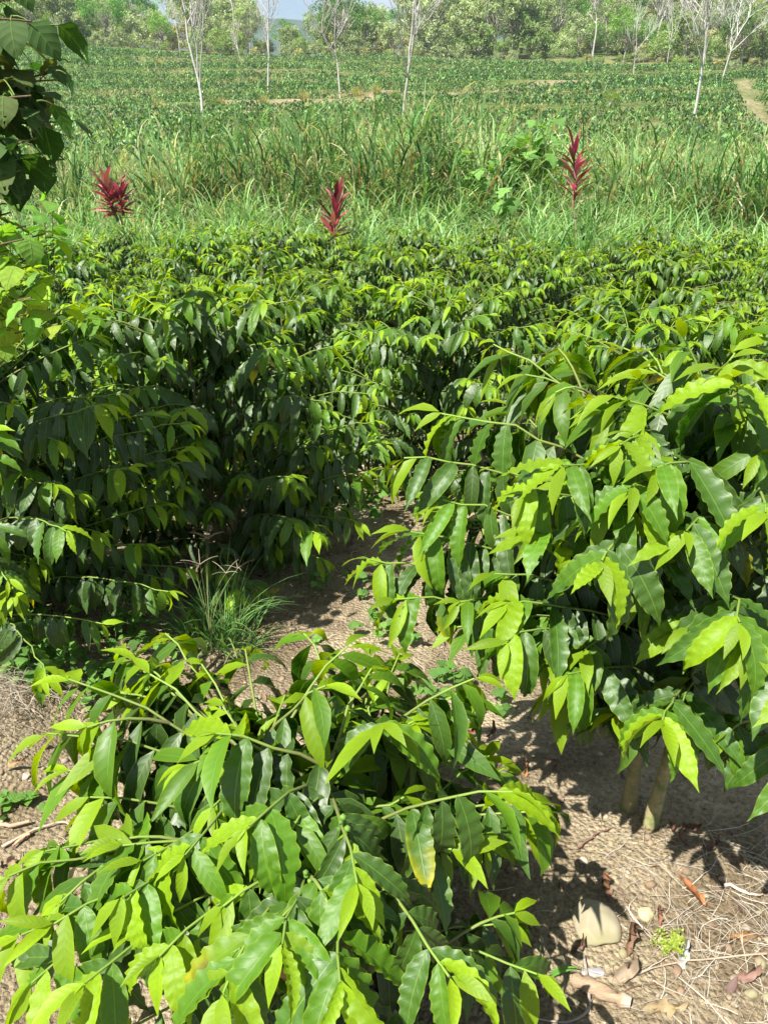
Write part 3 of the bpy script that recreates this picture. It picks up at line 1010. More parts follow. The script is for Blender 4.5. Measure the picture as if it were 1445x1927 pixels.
# ------------------------------------------------------------------ red cordylines
def strap_leaf(L, W, droop, seed, fold=.35):
    def wid(t): return np.interp(t, [0, .08, .45, .8, 1], [.25, .3, 1, .65, .02])
    return leaf_grid(8, 2, W=W / L, droop=droop, fold=fold, amp=.008, k=1.5, seed=seed, wid=wid)


def cordyline(label, stem_pts, crowns, seed):
    r = np.random.default_rng(seed)
    base = np.array(stem_pts[0])
    root = thing('red_cordyline', base, label, 'cordyline', 'red cordylines before the tall grass')
    P = bezier(np.zeros(3), np.array(stem_pts[1]) - base, np.array(stem_pts[2]) - base, 10)
    link('stem', stem_mesh(P, .022, .016, (.30, .24, .15), wob=.08), M_BARK, root)
    for (c0, c1, n, L, e0, e1) in crowns:
        c0 = np.array(c0) - base; c1 = np.array(c1) - base
        link('stem', stem_mesh(np.linspace(c0 - [0, 0, .05], c1, 5), .018, .012, (.25, .12, .10)), M_BARK, root)
        for k in range(n):
            u = k / max(1, n - 1)
            pos = c0 * (1 - u) + c1 * u
            a = k * 2.39996 + r.normal(0, .2)
            el = math.radians(e0 + (e1 - e0) * u + r.normal(0, 7))
            d = np.array([math.cos(a) * math.cos(el), math.sin(a) * math.cos(el), math.sin(el)])
            B = basis(d, np.array([-math.cos(a) * .6, -math.sin(a) * .6, 1.0]), r.normal(0, .25))
            l = L * r.uniform(.8, 1.1)
            V, Qd, uv = strap_leaf(l, .088, r.uniform(.25, .8), int(r.integers(1e6)))
            pal = [(.26, .035, .085), (.42, .12, .19), (.15, .022, .055), (.12, .06, .05)]
            c = np.array(pal[int(r.choice(4, p=[.35, .3, .2, .15]))])
            if r.random() < .2 * (1 - u) + .05: c = np.array([.26, .15, .09])
            cc = np.tile(c, (len(V), 1)) * (1 + .5 * (np.abs(uv[:, :1]) > .8) * (r.random() < .5))
            me = mesh_np('leaf', V * l, Qd, cc, uv)
            o = link('leaf', me, M_RED, root)
            o.matrix_local = Matrix([[*B[q], pos[q]] for q in range(3)] + [[0, 0, 0, 1]])
    return root


Yc = 14.2
def gz(px, Y):
    xx = at(px, 480, Y)[0]
    return np.array([xx, Y, float(terrain(xx, Y))])
b = gz(1092, Yc)
cordyline('tallest slender red cordyline at the right, on a long bare stem', [b, at(1090, 430, Yc), at(1076, 375, Yc)],
          [(at(1078, 385, Yc), at(1082, 330, Yc), 16, .52, 40, 60), (at(1082, 330, Yc), at(1078, 290, Yc), 14, .50, 35, 82)], 3)
b = gz(628, 13.6)
cordyline('small red cordyline in the middle before the tall grass', [b, at(630, 470, 13.6), at(626, 445, 13.6)],
          [(at(626, 455, 13.6), at(634, 388, 13.6), 40, .52, 40, 82)], 4)
b = gz(245, 14.0)
cordyline('bushy red cordyline leaning at the left before the tall grass', [b, at(240, 450, 14), at(226, 405, 14)],
          [(at(222, 410, 14), at(198, 350, 14), 40, .46, 15, 80), (at(232, 400, 14), at(226, 368, 14), 26, .40, 20, 75), (at(214, 400, 14), at(206, 375, 14), 22, .42, 5, 55)], 5)

# ------------------------------------------------------------------ broad leaved plants
def round_leaf(seed, lobes=0, holes=False, n=8, m=6, droop=.5):
    if lobes:
        n = 16
        def wid(t): return np.interp(t, [0, .04, .18, .27, .46, .58, .62, .8, 1], [.2, .8, 1.15, .66, 1.2, .48, .5, .4, .02])
    else:
        def wid(t): return np.interp(t, [0, .05, .15, .35, .6, .85, 1], [.1, .6, .9, 1, .8, .32, .03])
    V, Q, uv = leaf_grid(n, m, W=.92, droop=droop, fold=.15, amp=.03, k=2.5, seed=seed, wid=wid)
    if holes:
        r = np.random.default_rng(seed); keep = np.ones(len(Q), bool)
        for _ in range(int(r.integers(0, 4))): keep[int(r.integers(0, len(Q)))] = False
        Q = Q[keep]
    return V, Q, uv


ROUND = {}
def round_mesh(kind, q, col, key):
    k = (kind, q, key)
    if k not in ROUND:
        V, Q, uv = round_leaf(q + 10, lobes=kind == 'lobed', holes=kind == 'eaten', droop=.3 + .25 * (q % 3))
        c = np.array(col) * (1 + .35 * (vnoise(uv[:, 0] * 4, uv[:, 1] * 5, q) - .5))[:, None]
        me = mesh_np('leaf', V, Q, c, uv); me.materials.append(M_BROAD)
        ROUND[k] = me
    return ROUND[k]


def broad_plant(name, label, cat, base, twigs, kind, pal, L, seed, per=6, group=None, trunk_r=.02, droopy=.5, twig_col=(.12, .09, .05), trunk=None, frac=.75):
    """twigs: list of world polyline end points reached from the base"""
    r = np.random.default_rng(seed); base = np.array(base, float)
    root = thing(name, base, label, cat, group)
    b2 = Bag()
    if trunk is not None:
        link('trunk', stem_mesh(trunk - base, .035, .018, twig_col, name='trunk', wob=.06), M_BARK, root)
    for tw in twigs:
        pts = [np.array(p, float) - base for p in tw]
        P = bezier(pts[0], pts[1], pts[2], 12)
        link('branch', stem_mesh(P, trunk_r * (.5 if len(twigs) > 3 else 1), .002, twig_col, name='branch'), M_BARK, root)
        for k in range(per):
            u = 1 - (k / per) * frac
            pos = P[min(11, int(u * 11))] + r.normal(0, .01, 3)
            a = r.uniform(0, 6.28); el = r.uniform(-.9, .5) * droopy + .1
            d = np.array([math.cos(a) * math.cos(el), math.sin(a) * math.cos(el), math.sin(el)])
            l = L * r.uniform(.6, 1.15)
            pos2 = pos + d * l * .5 + [0, 0, .01]
            V, Qd = tube(bezier(pos, (pos + pos2) / 2 + [0, 0, l * .1], pos2, 4), np.linspace(.0025, .0015, 4) * (L / .12) ** .5, 4)
            b2.add(V, Qd, (.14, .20, .05))
            d2 = d + np.array([0, 0, -.6 * droopy + r.normal(0, .2)])
            B = basis(d2, np.array([0, 0, 1.0]), r.normal(0, .35))
            ci = int(r.integers(0, len(pal)))
            o = bpy.data.objects.new('leaf', round_mesh(kind, int(r.integers(0, 6)), pal[ci], (name, ci)))
            C.objects.link(o); o.parent = root
            o.matrix_local = Matrix([[*(B[q] * l), pos2[q]] for q in range(3)] + [[0, 0, 0, 1]])
    link('leaf_stalks', b2.mesh('leaf_stalks'), M_TWIG, root, kind='stuff')
    return root


# overhanging tree at the left edge, its shade put into the dark leaf palette
Y0 = 2.15
tx, ty = at(-230, 600, Y0)[0], Y0
tb = np.array([tx, ty, float(terrain(tx, ty)) - .03])
tw = []
for (px, py, Y, up) in ((60, 40, 2.1, .3), (110, 150, 2.2, .2), (125, 130, 2.3, .1), (60, 180, 2.0, .2), (115, 230, 2.15, .25), (70, 260, 2.0, .1),
                        (120, 300, 2.3, .2), (40, 320, 2.0, .1), (30, 110, 2.2, .2), (20, 400, 2.0, .1), (50, -60, 2.2, .2), (20, 0, 2.25, .2), (10, 210, 2.1, .2), (95, 200, 2.25, .2), (5, 60, 2.1, .1)):
    e = at(px, py, Y); st = np.array([tx - .02, ty, e[2] - .22]); m = (st + e) / 2 + np.array([0, 0, up * .5])
    tw.append((st, m, e))
broad_plant('overhanging_tree', 'shade-darkened insect-eaten broadleaf tree hanging in at the top left corner', 'tree', tb, tw, 'eaten',
            [(.022, .07, .02), (.018, .055, .02), (.035, .09, .018), (.07, .08, .03)], .088, 21, per=26, trunk_r=.014, droopy=1.0, trunk=bezier(tb, tb + [.03, 0, 1.3], tb + [-.02, 0, 3.0], 12))
# pale vine below it, sunlight put into its brightened palette
vb = at(-300, 700, 2.0); vb[2] = terrain(vb[0], vb[1])
tw = []
for (px, py, Y) in ((50, 425, 2.0), (20, 470, 1.95), (85, 440, 2.05), (60, 500, 1.95), (100, 470, 2.1), (30, 540, 1.9), (90, 545, 2.0), (115, 520, 2.1), (125, 590, 2.0), (55, 590, 1.9), (5, 590, 1.95), (110, 610, 1.9), (45, 450, 1.85), (75, 520, 1.9), (15, 510, 1.9), (60, 560, 1.85), (20, 430, 2.0)):
    e = at(px, py, Y); st = np.array([vb[0], vb[1], e[2] - .28]); m = (st + e) / 2 + np.array([0, 0, .08])
    tw.append((st, m, e))
broad_plant('climbing_vine', 'pale yellow-green vine with rounded leaves in sunlit colours at the left edge', 'vine', vb, tw, 'round',
            [(.30, .46, .03), (.42, .50, .05), (.16, .32, .05), (.24, .40, .05)], .074, 22, per=13, trunk_r=.007, droopy=.8, frac=.6, trunk=bezier(vb, vb + [.02, 0, .7], vb + [-.02, 0, 1.3], 10))
# leafy shrub between vine and grass
sb_ = at(70, 470, 7.5); sb_[2] = terrain(sb_[0], sb_[1])
tw = [(sb_, (sb_ + at(px, py, Y)) / 2 + [0, 0, .3], at(px, py, Y)) for px, py, Y in ((60, 360, 7.4), (100, 385, 7.2), (30, 390, 7.2), (85, 420, 7.0), (120, 430, 7.4), (50, 430, 7), (10, 370, 7.5), (100, 350, 7.8), (140, 460, 7.3))]
broad_plant('leafy_shrub', 'fresh green leafy shrub behind the vine at the left', 'shrub', sb_, tw, 'round', [(.10, .26, .04), (.15, .33, .05)], .16, 23, per=10, droopy=.5)
# big lobed-leaf shrub by the tallest cordyline
for (px, Y, tops, lab, L, per, sd) in (
        (1000, 18.0, [(960, 235), (1000, 222), (1040, 230), (975, 262), (1025, 262), (1045, 285), (950, 280), (1000, 290), (985, 315), (1020, 310), (965, 340)], 'large shrub of maple-like leaves left of the tallest cordyline', .32, 13, 31),
        (905, 17.0, [(895, 290), (915, 300), (900, 320), (885, 312)], 'small lobed-leaf shrub in the tall grass, left of the large one', .28, 9, 32),
        (960, 15.2, [(960, 355), (975, 372), (945, 385)], 'pale lobed-leaf seedling low in the grass below the large shrub', .3, 5, 34)):
    base = gz(px, Y)
    tw = []
    for (a, b_) in tops:
        Yt = Y + rng.uniform(-.5, .3); e = at(a, b_, Yt)
        tw.append((base, (base + e) / 2 + [0, 0, .5], e))
    broad_plant('lobed_leaf_shrub', lab, 'shrub', base, tw, 'lobed', [(.14, .30, .08), (.20, .38, .10), (.11, .24, .07)], L, sd, per=per, trunk_r=.02, frac=.35, droopy=.7, group='lobed-leaf shrubs in the grass')
base = gz(975, 12.9)
tw = [(base, (base + at(a, b_, 12.9)) / 2 + [0, 0, .3], at(a, b_, 12.9)) for a, b_ in ((975, 430), (990, 445), (960, 455), (1000, 470), (905, 470), (925, 480), (960, 480), (985, 485), (940, 500))]
broad_plant('young_shrub', 'young bright green shrub at the far edge of the coffee rows', 'shrub', base, tw, 'round', [(.14, .30, .04), (.20, .38, .05), (.08, .2, .04)], .2, 35, per=7, trunk_r=.02)
base = gz(665, 15)
tw = [(base, (base + at(a, b_, 15)) / 2 + [0, 0, .3], at(a, b_, 15)) for a, b_ in ((668, 368), (655, 378), (595, 430))]
broad_plant('lobed_leaf_shrub', 'single broad pale leaf spray beside the middle cordyline', 'shrub', base, tw, 'lobed', [(.16, .30, .07)], .3, 36, per=3, trunk_r=.02, group='lobed-leaf shrubs in the grass')

# ------------------------------------------------------------------ hillside coffee
bx = [40, 130, 250, 420, 700, 960, 1080, 1200, 1330, 1500]
by = [72, 84, 99, 113, 110, 118, 128, 132, 134, 134]
pts = []
r = np.random.default_rng(5)
Yr = 58.0
while Yr < 215:
    half = .53 * Yr + 3
    xx = np.arange(-half, half, 1.75)
    xx = xx + r.normal(0, .18, len(xx))
    yy = Yr + 2.2 * np.sin(xx / 23) + fbm(xx / 30, xx * 0 + Yr / 40, 3, 2) * 7 + r.normal(0, .22, len(xx))
    pts.append(np.stack([xx, yy], -1))
    Yr += 2.3
pts = np.concatenate(pts)
zz = terrain(pts[:, 0], pts[:, 1])
HP = np.column_stack([pts, zz])
u, v = project(HP)
ok = (v > np.interp(u, bx, by)) & (path_dist(HP[:, 0], HP[:, 1]) > 1.25) & (u > -60) & (u < 1505)
ok &= (r.random(len(HP)) > .05) & (vnoise(HP[:, 0] / 22, (HP[:, 1] + 6 * np.sin(HP[:, 0] / 31)) / 2.0, 55) < .92)
band = (HP[:, 1] + 6 * np.sin(HP[:, 0] / 31) + 3 * np.sin(HP[:, 0] / 13)) % 13.0
ok &= ~((band < 2.3) & (vnoise(HP[:, 0] / 14, HP[:, 1] / 13, 57) > .35))
HP = HP[ok]
print('hill bushes', len(HP))


def dome_bush(seed, nq, size=.36, pal=((.035, .11, .033), (.14, .29, .075), (.29, .44, .14))):
    r = np.random.default_rng(seed)
    bag = Bag()
    c = np.array([.02, .06, .015])
    for k in range(nq):
        a = r.uniform(0, 2 * PI); e = math.asin(r.uniform(.12, 1))
        rad = r.uniform(.8, 1.05)
        p = np.array([math.cos(a) * math.cos(e) * .74 * rad, math.sin(a) * math.cos(e) * .74 * rad, .28 + math.sin(e) * .85 * rad])
        d = np.array([math.cos(a), math.sin(a), -.9 + r.normal(0, .4)])
        B = basis(d, np.array([math.cos(a) * .4, math.sin(a) * .4, 1]), r.normal(0, .5))
        s = size * r.uniform(.7, 1.25)
        V = np.array([[0, 0, 0], [.45, .23, .06], [1, 0, -.22], [.45, -.23, .06]]) * s @ B.T + p
        w = np.array([.45, .35, .20])
        cc = np.array(pal[int(r.choice(3, p=w))]) * r.uniform(.8, 1.2)
        bag.add(V, np.array([[0, 3, 2, 1]]), cc)
    return bag


DOMES = []
for k in range(8):
    b_ = dome_bush(300 + k, 56, .31)
    DOMES.append(b_)
order = np.argsort(np.linalg.norm(HP, axis=1))
single, rest = order[:150], order[150:]
dm = []
for b_ in DOMES:
    me = b_.mesh('coffee_bush'); me.materials.append(M_FAR); dm.append(me)
for j in single:
    o = link('coffee_bush', dm[j % 8], None, loc=HP[j], label='small round coffee bush in the nearest hillside rows, ' + zone(u[ok][j]), cat='coffee bush', group='coffee bushes at the foot of the hillside plantation')
    o.rotation_euler = (0, 0, float(r.uniform(0, 6.28))); s = float(r.uniform(1.0, 1.4)); o.scale = (s, s, s)
parts = [[], [], [], 0]
for k in range(8):
    V0 = np.concatenate(DOMES[k].V); Q0 = np.concatenate(DOMES[k].Q); C0 = np.concatenate(DOMES[k].Cc)
    # flatter, sparser set further up
    idx = rest[k::8]; n = len(idx)
    a = r.uniform(0, 6.28, n); s = r.uniform(.9, 1.35, n)
    ca, sa = np.cos(a) * s, np.sin(a) * s
    X = V0[None, :, 0] * ca[:, None] - V0[None, :, 1] * sa[:, None] + HP[idx, 0:1]
    Yy = V0[None, :, 0] * sa[:, None] + V0[None, :, 1] * ca[:, None] + HP[idx, 1:2]
    Z = V0[None, :, 2] * s[:, None] + HP[idx, 2:3]
    parts[0].append(np.stack([X, Yy, Z], -1).reshape(-1, 3))
    parts[1].append((Q0[None] + (np.arange(n) * len(V0))[:, None, None]).reshape(-1, 4) + parts[3])
    parts[2].append((C0[None] * r.uniform(.6, 1.35, n)[:, None, None]).reshape(-1, 3))
    parts[3] += n * len(V0)
me = mesh_np('hillside_coffee', np.concatenate(parts[0]), np.concatenate(parts[1]), np.concatenate(parts[2]))
link('hillside_coffee', me, M_FAR, kind='stuff', label='hundreds of small coffee bushes in contour rows on the far hillside', cat='coffee plantation', group='hillside plantation')

# ------------------------------------------------------------------ trees
def limb_tree(seed, H, spreadf=.5, fork=.35, depth=5, r0=.16, droopend=0.0, trunks=1, lean=(0, 0), nch=(2, 4), crown_low=.35, kink=.12):
    """bare branching skeleton -> Bag of tubes for trunk, bag for branches, list of tips"""
    r = np.random.default_rng(seed)
    tb, bb, tips = Bag(), Bag(), []
    def grow(p, d, L, rad, lev):
        n = 6
        P = [p]; dd = d.copy()
        for k in range(n):
            dd = dd + r.normal(0, kink, 3) + np.array([0, 0, .07 - droopend * (lev > 1)])
            dd /= np.linalg.norm(dd)
            P.append(P[-1] + dd * L / n)
        P = np.array(P)
        V, Q = tube(P, np.linspace(rad, rad * .62, n + 1), 6 if lev < 2 else 4)
        (tb if lev == 0 else bb).add(V, Q, (1, 1, 1))
        if lev >= depth:
            tips.append(P[-1]); return
        for k in range(int(r.integers(*nch)) + (1 if lev == 0 else 0)):
            u = 1.0 if k == 0 else r.uniform(.45, 1.0) if lev else r.uniform(.65, 1.0)
            pp = P[min(n, int(round(u * n)))]
            a = r.uniform(0, 2 * PI)
            side = np.array([math.cos(a), math.sin(a), 0.1])
            nd = dd * (1 - spreadf) + side * spreadf * r.uniform(.7, 1.3) if k else dd * .8 + side * spreadf * .35
            nd /= np.linalg.norm(nd)
            grow(pp, nd, L * r.uniform(.55, .8) if lev else H * (1 - fork) * r.uniform(.35, .5), rad * (.62 if k else .7) * (.8 if lev == 0 and k else 1), lev + 1)
    d0 = np.array([lean[0], lean[1], 1.0]); d0 /= np.linalg.norm(d0)
    for t_ in range(trunks):
        dd0 = d0 + (r.normal(0, .12, 3) if trunks > 1 else 0)
        grow(np.array([0, 0, -.3]), dd0 / np.linalg.norm(dd0), H * fork, r0, 0)
    return tb, bb, tips


def paint(bag, col):
    for c in bag.Cc: c[:] = col
    return bag


white_trees = [  # px, py of foot, H, lean, fork, spread, label
    (384, 262, 15.5, (-.02, 0), .36, .30, 'tall forked white-barked bare tree rising from the grass, left of centre'),
    (506, 175, 15.0, (-.05, 0), .42, .5, 'bare white tree with a straight thin leader, second of the large ones from the left'),
    (641, 186, 17.5, (-.03, 0), .40, .48, 'wide-crowned bare white tree above the contour path, left of the top centre'),
    (757, 268, 17.0, (-.01, 0), .40, .45, 'slim pale bare tree right of the top centre, forked low'),
    (1300, 236, 16.5, (.08, 0), .38, .42, 'leaning white bare tree in the right half of the hillside field'),
    (1357, 150, 15.0, (.22, 0), .42, .5, 'strongly leaning bare white tree at the upper right edge of the field'),
    (1192, 140, 11.0, (.03, 0), .42, .4, 'short bare pale tree at the field edge, right of the brown tree'),
    (340, 110, 12.0, (0, 0), .55, .4, 'thin pale pole-like tree at the field top behind the forked white tree'),
    (455, 122, 8.0, (-.06, 0), .55, .4, 'small thin pale tree at the field top between two white trees'),
    (104, 108, 8.0, (.1, 0), .4, .4, 'small pale forked tree at the top left of the field'),
    (1325, 130, 12.0, (.05, 0), .4, .5, 'bare whitish tree half hidden behind the leaning white tree'),
    (1255, 120, 13.0, (-.02, 0), .45, .45, 'thin bare tree among the scrub at the upper right'),
]
for k, (px, py, H, lean, fork, sp, lab) in enumerate(white_trees):
    g = ground_hit(px, py)
    if k in (0, 3): g = at(px, py, 84); g[2] = terrain(g[0], g[1])
    tb_, bb, tips = limb_tree(500 + k * 7, H, sp, fork, depth=4, r0=.15 if H > 14 else .10, lean=lean, nch=(3, 5), kink=.08)
    root = thing('bare_tree', g, lab, 'tree', 'bare white trees on the hillside')
    col = (.46, .445, .41)
    link('trunk', paint(tb_, col).mesh('trunk'), M_PALE, root)
    link('branches', paint(bb, col).mesh('branches'), M_PALE, root)


def crown_points(r, tips, H, crown_r, nclump, nleaf, csize, flat=.7, c0=.62):
    cs = []
    for k in range(nclump):
        a = r.uniform(0, 6.28); e = math.asin(r.uniform(-.35, 1)); q = r.uniform(.55, 1.0)
        cs.append([math.cos(a) * math.cos(e) * crown_r * q, math.sin(a) * math.cos(e) * crown_r * q, H * c0 + math.sin(e) * crown_r * flat * q])
    return np.array(cs)


def leafy_crown(seed, H, crown_r, pal, nclump=46, nleaf=62, csize=.85, lsize=.32, flat=1.0, c0=.56, droop=.2, trunk_col=(.35, .32, .27), trunks=1, r0=.16, fork=.4):
    r = np.random.default_rng(seed)
    tb_, bb, tips = limb_tree(seed, H * .85, .45, fork, depth=2, r0=r0, trunks=trunks, nch=(3, 5))
    cs = crown_points(r, tips, H, crown_r, nclump, nleaf, csize, flat, c0)
    # branches out to the clumps
    for c in cs[::2]:
        p0 = np.array([0, 0, H * (c0 - .25)])
        V, Q = tube(bezier(p0, (p0 + c) / 2 + [0, 0, -.2], c, 5), np.linspace(.05, .015, 5), 4)
        bb.add(V, Q, (1, 1, 1))
    N = nclump * nleaf
    cl = np.repeat(np.arange(nclump), nleaf)
    dirs = r.normal(0, 1, (N, 3)); dirs /= np.linalg.norm(dirs, axis=1)[:, None]
    cr_ = csize * r.uniform(.6, 1.3, nclump)
    P = cs[cl] + dirs * (r.random(N) ** .4)[:, None] * cr_[cl][:, None] * [1, 1, .7]
    # leaf quads
    nrm = dirs + np.array([0, 0, .5]) + r.normal(0, .5, (N, 3)); nrm /= np.linalg.norm(nrm, axis=1)[:, None]
    t = np.cross(nrm, r.normal(0, 1, (N, 3))); t /= np.linalg.norm(t, axis=1)[:, None]; t[:, 2] -= droop; t /= np.linalg.norm(t, axis=1)[:, None]
    s = np.cross(nrm, t); s /= np.linalg.norm(s, axis=1)[:, None] + 1e-9
    L = lsize * r.uniform(.6, 1.3, N)[:, None]
    V = np.stack([P - t * L * .5, P + s * L * .24 + nrm * L * .08, P + t * L * .5 - [0, 0, .02], P - s * L * .24 + nrm * L * .08], 1).reshape(-1, 3)
    b = np.arange(N)[:, None] * 4
    Q = b + np.array([[0, 1, 2, 3]])
    pal = np.array(pal)
    c = pal[r.integers(0, len(pal), N)] * (r.uniform(.7, 1.35, nclump)[cl] * r.uniform(.8, 1.2, N))[:, None]
    crown = mesh_np('crown', V, Q, np.repeat(c, 4, 0), smooth=False); crown.materials.append(M_FAR)
    tm = paint(tb_, trunk_col).mesh('trunk'); tm.materials.append(M_PALE)
    bm_ = paint(bb, trunk_col).mesh('limbs'); bm_.materials.append(M_PALE)
    return tm, bm_, crown


SILV = [(.42, .47, .32), (.27, .35, .18), (.52, .54, .42), (.16, .24, .09)]
KINDS = {
    'silver': [leafy_crown(600, 8.5, 3.6, SILV, lsize=.42), leafy_crown(601, 7.5, 3.2, SILV, 40, lsize=.42, csize=.9),
               leafy_crown(602, 10, 4.2, [(.34, .42, .23), (.22, .31, .13), (.45, .49, .33)], 56, lsize=.36)],
    'green': [leafy_crown(610, 9, 4.0, [(.12, .29, .05), (.17, .37, .07), (.09, .21, .05)], 60, 56, csize=.95), leafy_crown(611, 11, 4.2, [(.09, .22, .05), (.14, .30, .07)], 60, 60, csize=1.0),
              leafy_crown(612, 8, 3.4, [(.18, .36, .07), (.25, .43, .09)], 50, 56)],
    'tall': [leafy_crown(620, 15, 3.0, [(.20, .28, .14), (.30, .37, .22), (.14, .2, .1)], 44, 60, csize=.85, flat=1.7, c0=.70, fork=.6, trunk_col=(.5, .47, .42), droop=.8),
             leafy_crown(621, 13, 2.6, [(.22, .30, .16), (.32, .38, .25)], 36, 55, csize=.8, flat=1.8, c0=.68, fork=.6, trunk_col=(.5, .47, .42), droop=.8)],
    'brown': [leafy_crown(630, 11, 4.0, [(.25, .17, .09), (.19, .13, .07), (.28, .22, .12)], 50, 50, lsize=.25, trunks=3, droop=.6, fork=.5)],
    'scrub': [leafy_crown(640, 3.2, 2.2, [(.22, .33, .11), (.34, .40, .18), (.15, .25, .08)], 30, 50, csize=.7, c0=.42, fork=.2, r0=.06),
              leafy_crown(641, 2.6, 2.0, [(.42, .42, .22), (.30, .36, .16), (.45, .38, .24)], 26, 50, csize=.6, c0=.42, fork=.2, r0=.06),
              leafy_crown(642, 3.6, 2.4, SILV, 32, 50, csize=.75, c0=.42, fork=.2, r0=.06)],
    'lime': [leafy_crown(650, 8, 3.0, [(.24, .34, .05), (.17, .28, .05)], 40, 50, trunks=2, fork=.4)],
}
LAB = {
    'silver': ('silvery_tree', 'silvery green round-crowned tree in the wood above the hillside field', 'tree', 'silvery trees of the hilltop wood'),
    'green': ('leafy_tree', 'dense leaf-green tree in the wood above the hillside field', 'tree', 'leaf-green trees of the hilltop wood'),
    'tall': ('slender_tree', 'slender grey-green tree with drooping foliage rising above the hilltop wood', 'tree', 'slender tall trees of the hilltop wood'),
    'brown': ('brown_tree', 'brown dry-leaved tree in the hilltop wood', 'tree', None),
    'scrub': ('scrub_bush', 'low mixed scrub bush at the edge of the hilltop wood', 'bush', 'scrub along the field edge'),
    'lime': ('lime_tree', 'yellow-green tree at the edge of the hilltop wood', 'tree', None),
}


def place_tree(kind, g, var=0, s=1.0, label=None, rz=0.0, sz=None):
    nm, lab, cat, grp = LAB[kind]
    tm, bm_, cr_ = KINDS[kind][var % len(KINDS[kind])]
    if not label:
        u_, v_ = project(np.array(g, float)); dd = 'front edge' if g[1] < 222 else ('middle' if g[1] < 262 else 'upper back')
        lab = lab.split(' in the wood')[0].split(' at the edge')[0].split(' rising above')[0] + f', {dd} of the hilltop wood {zone(u_[0])}'
    root = thing(nm, g, label or lab, cat, None if label else grp, rz)
    root.scale = (s, s, sz or s)
    link('trunk', tm, None, root); link('limbs', bm_, None, root); link('crown', cr_, None, root)


def on_ground(px, Y):
    d = ray(px, 300); X = (px - 722.5) / F * (Y / math.cos(PITCH)) * 0.86
    # x from the pixel column at that distance near the horizon
    zc = Y * math.cos(PITCH)
    x = (px - 722.5) / F * zc * 1.0
    z = float(terrain(x, Y))
    zc = Y * math.cos(PITCH) - (z - 1.6) * math.sin(PITCH)
    x = (px - 722.5) / F * zc
    return np.array([x, Y, float(terrain(x, Y))])


special = [
    ('silver', 875, 204, 0, 1.4, 'big silvery round-crowned tree standing at the field edge right of the top centre'),
    ('silver', 1000, 206, 1, 1.0, 'silvery tree with pale trunk at the field edge, right of the big silvery tree'),
    ('brown', 1155, 226, 0, 1.45, None),
    ('green', 640, 214, 0, 1.3, 'broad bright green tree directly behind the wide-crowned bare white tree'),
    ('green', 690, 222, 1, 1.1, 'tall dense green tree right of the wide-crowned bare white tree'),
    ('lime', 100, 196, 0, .95, 'yellow-green tree at the top left end of the field'),
    ('tall', 815, 240, 1, 1.1, 'grey bushy upright tree against the sky right of the top centre'),
    ('green', 975, 250, 0, 1.3, 'flat-topped bright green tree on the skyline right of the centre'),
    ('silver', 545, 212, 1, .9, 'russet-tinged round tree behind the bare tree with the straight leader'),
    ('lime', 1205, 196, 0, .7, 'small yellow-topped tree behind the short bare pale tree'),
]
for kind, px, Y, var, s, lab in special:
    place_tree(kind, on_ground(px, Y), var, s, lab or 'brown dry-leaved tree with many bare stems on the upper right slope', rz=px * .37)
r = np.random.default_rng(88)
cells = []
for Y in (203, 213, 224, 237, 252, 270, 292, 318, 350):
    step = 48 if Y < 250 else 56
    for px in np.arange(-40, 1500, step):
        q = px + r.uniform(-24, 24); yy = Y + r.uniform(-5, 6)
        crest = np.interp(q, [0, 250, 700, 1000, 1150, 1300, 1500], [206, 206, 202, 200, 186, 172, 168])
        yy = yy - (200 - crest) * (1 if Y < 260 else .4)
        if yy < crest + 2: yy = crest + 2
        # openings where sky and mountain show
        gap = (285 < q < 335) or (455 < q < 610) or (715 < q < 770)
        if gap and Y > 226: continue
        if Y > 300 and 250 < q < 900: continue
        kind = r.choice(['silver', 'green', 'tall', 'scrub'], p=[.42, .28, .18, .12] if not gap else [.45, .25, 0, .3])
        if Y < 215 and r.random() < .25: kind = 'scrub'
        s = r.uniform(1.2, 1.9) * (.55 if gap else 1)
        if 1080 < q and Y < 240: s *= .75
        if kind == 'scrub': s *= 1.2
        cells.append((kind, q, yy, int(r.integers(0, 3)), s))
for kind, q, yy, var, s in cells:
    place_tree(kind, on_ground(q, yy), var, s, rz=float(r.uniform(0, 6.28)), sz=s * r.uniform(.85, 1.15))
# scrub strip along the field edge
for Y in (216, 232, 250, 275, 305, 330):
    for px in np.arange(-30, 1490, 62):
        q = px + r.uniform(-25, 25)
        if (Y > 240 and 250 < q < 800) or (Y > 225 and (285 < q < 335 or 455 < q < 610 or 715 < q < 770)): continue
        place_tree('scrub', on_ground(q, Y + r.uniform(-5, 5)), int(r.integers(0, 3)), r.uniform(1.1, 1.9), rz=float(r.uniform(0, 6.28)))
for q in np.arange(-20, 1480, 34):
    crest = np.interp(q, [0, 250, 700, 1000, 1150, 1300, 1500], [203, 203, 199, 197, 181, 166, 160])
    place_tree('scrub', on_ground(q + r.uniform(-10, 10), crest + r.uniform(0, 4)), int(r.integers(0, 3)), r.uniform(.45, .85), rz=float(r.uniform(0, 6.28)))
print('forest', len(cells))

for k in range(60):
    q = r.uniform(1040, 1480); Yq = r.uniform(172, 215)
    if Yq < np.interp(q, [1000, 1150, 1300, 1500], [198, 185, 171, 166]): continue
    place_tree('scrub', on_ground(q, Yq), int(r.integers(0, 3)), r.uniform(.8, 1.5), rz=float(r.uniform(0, 6.28)))
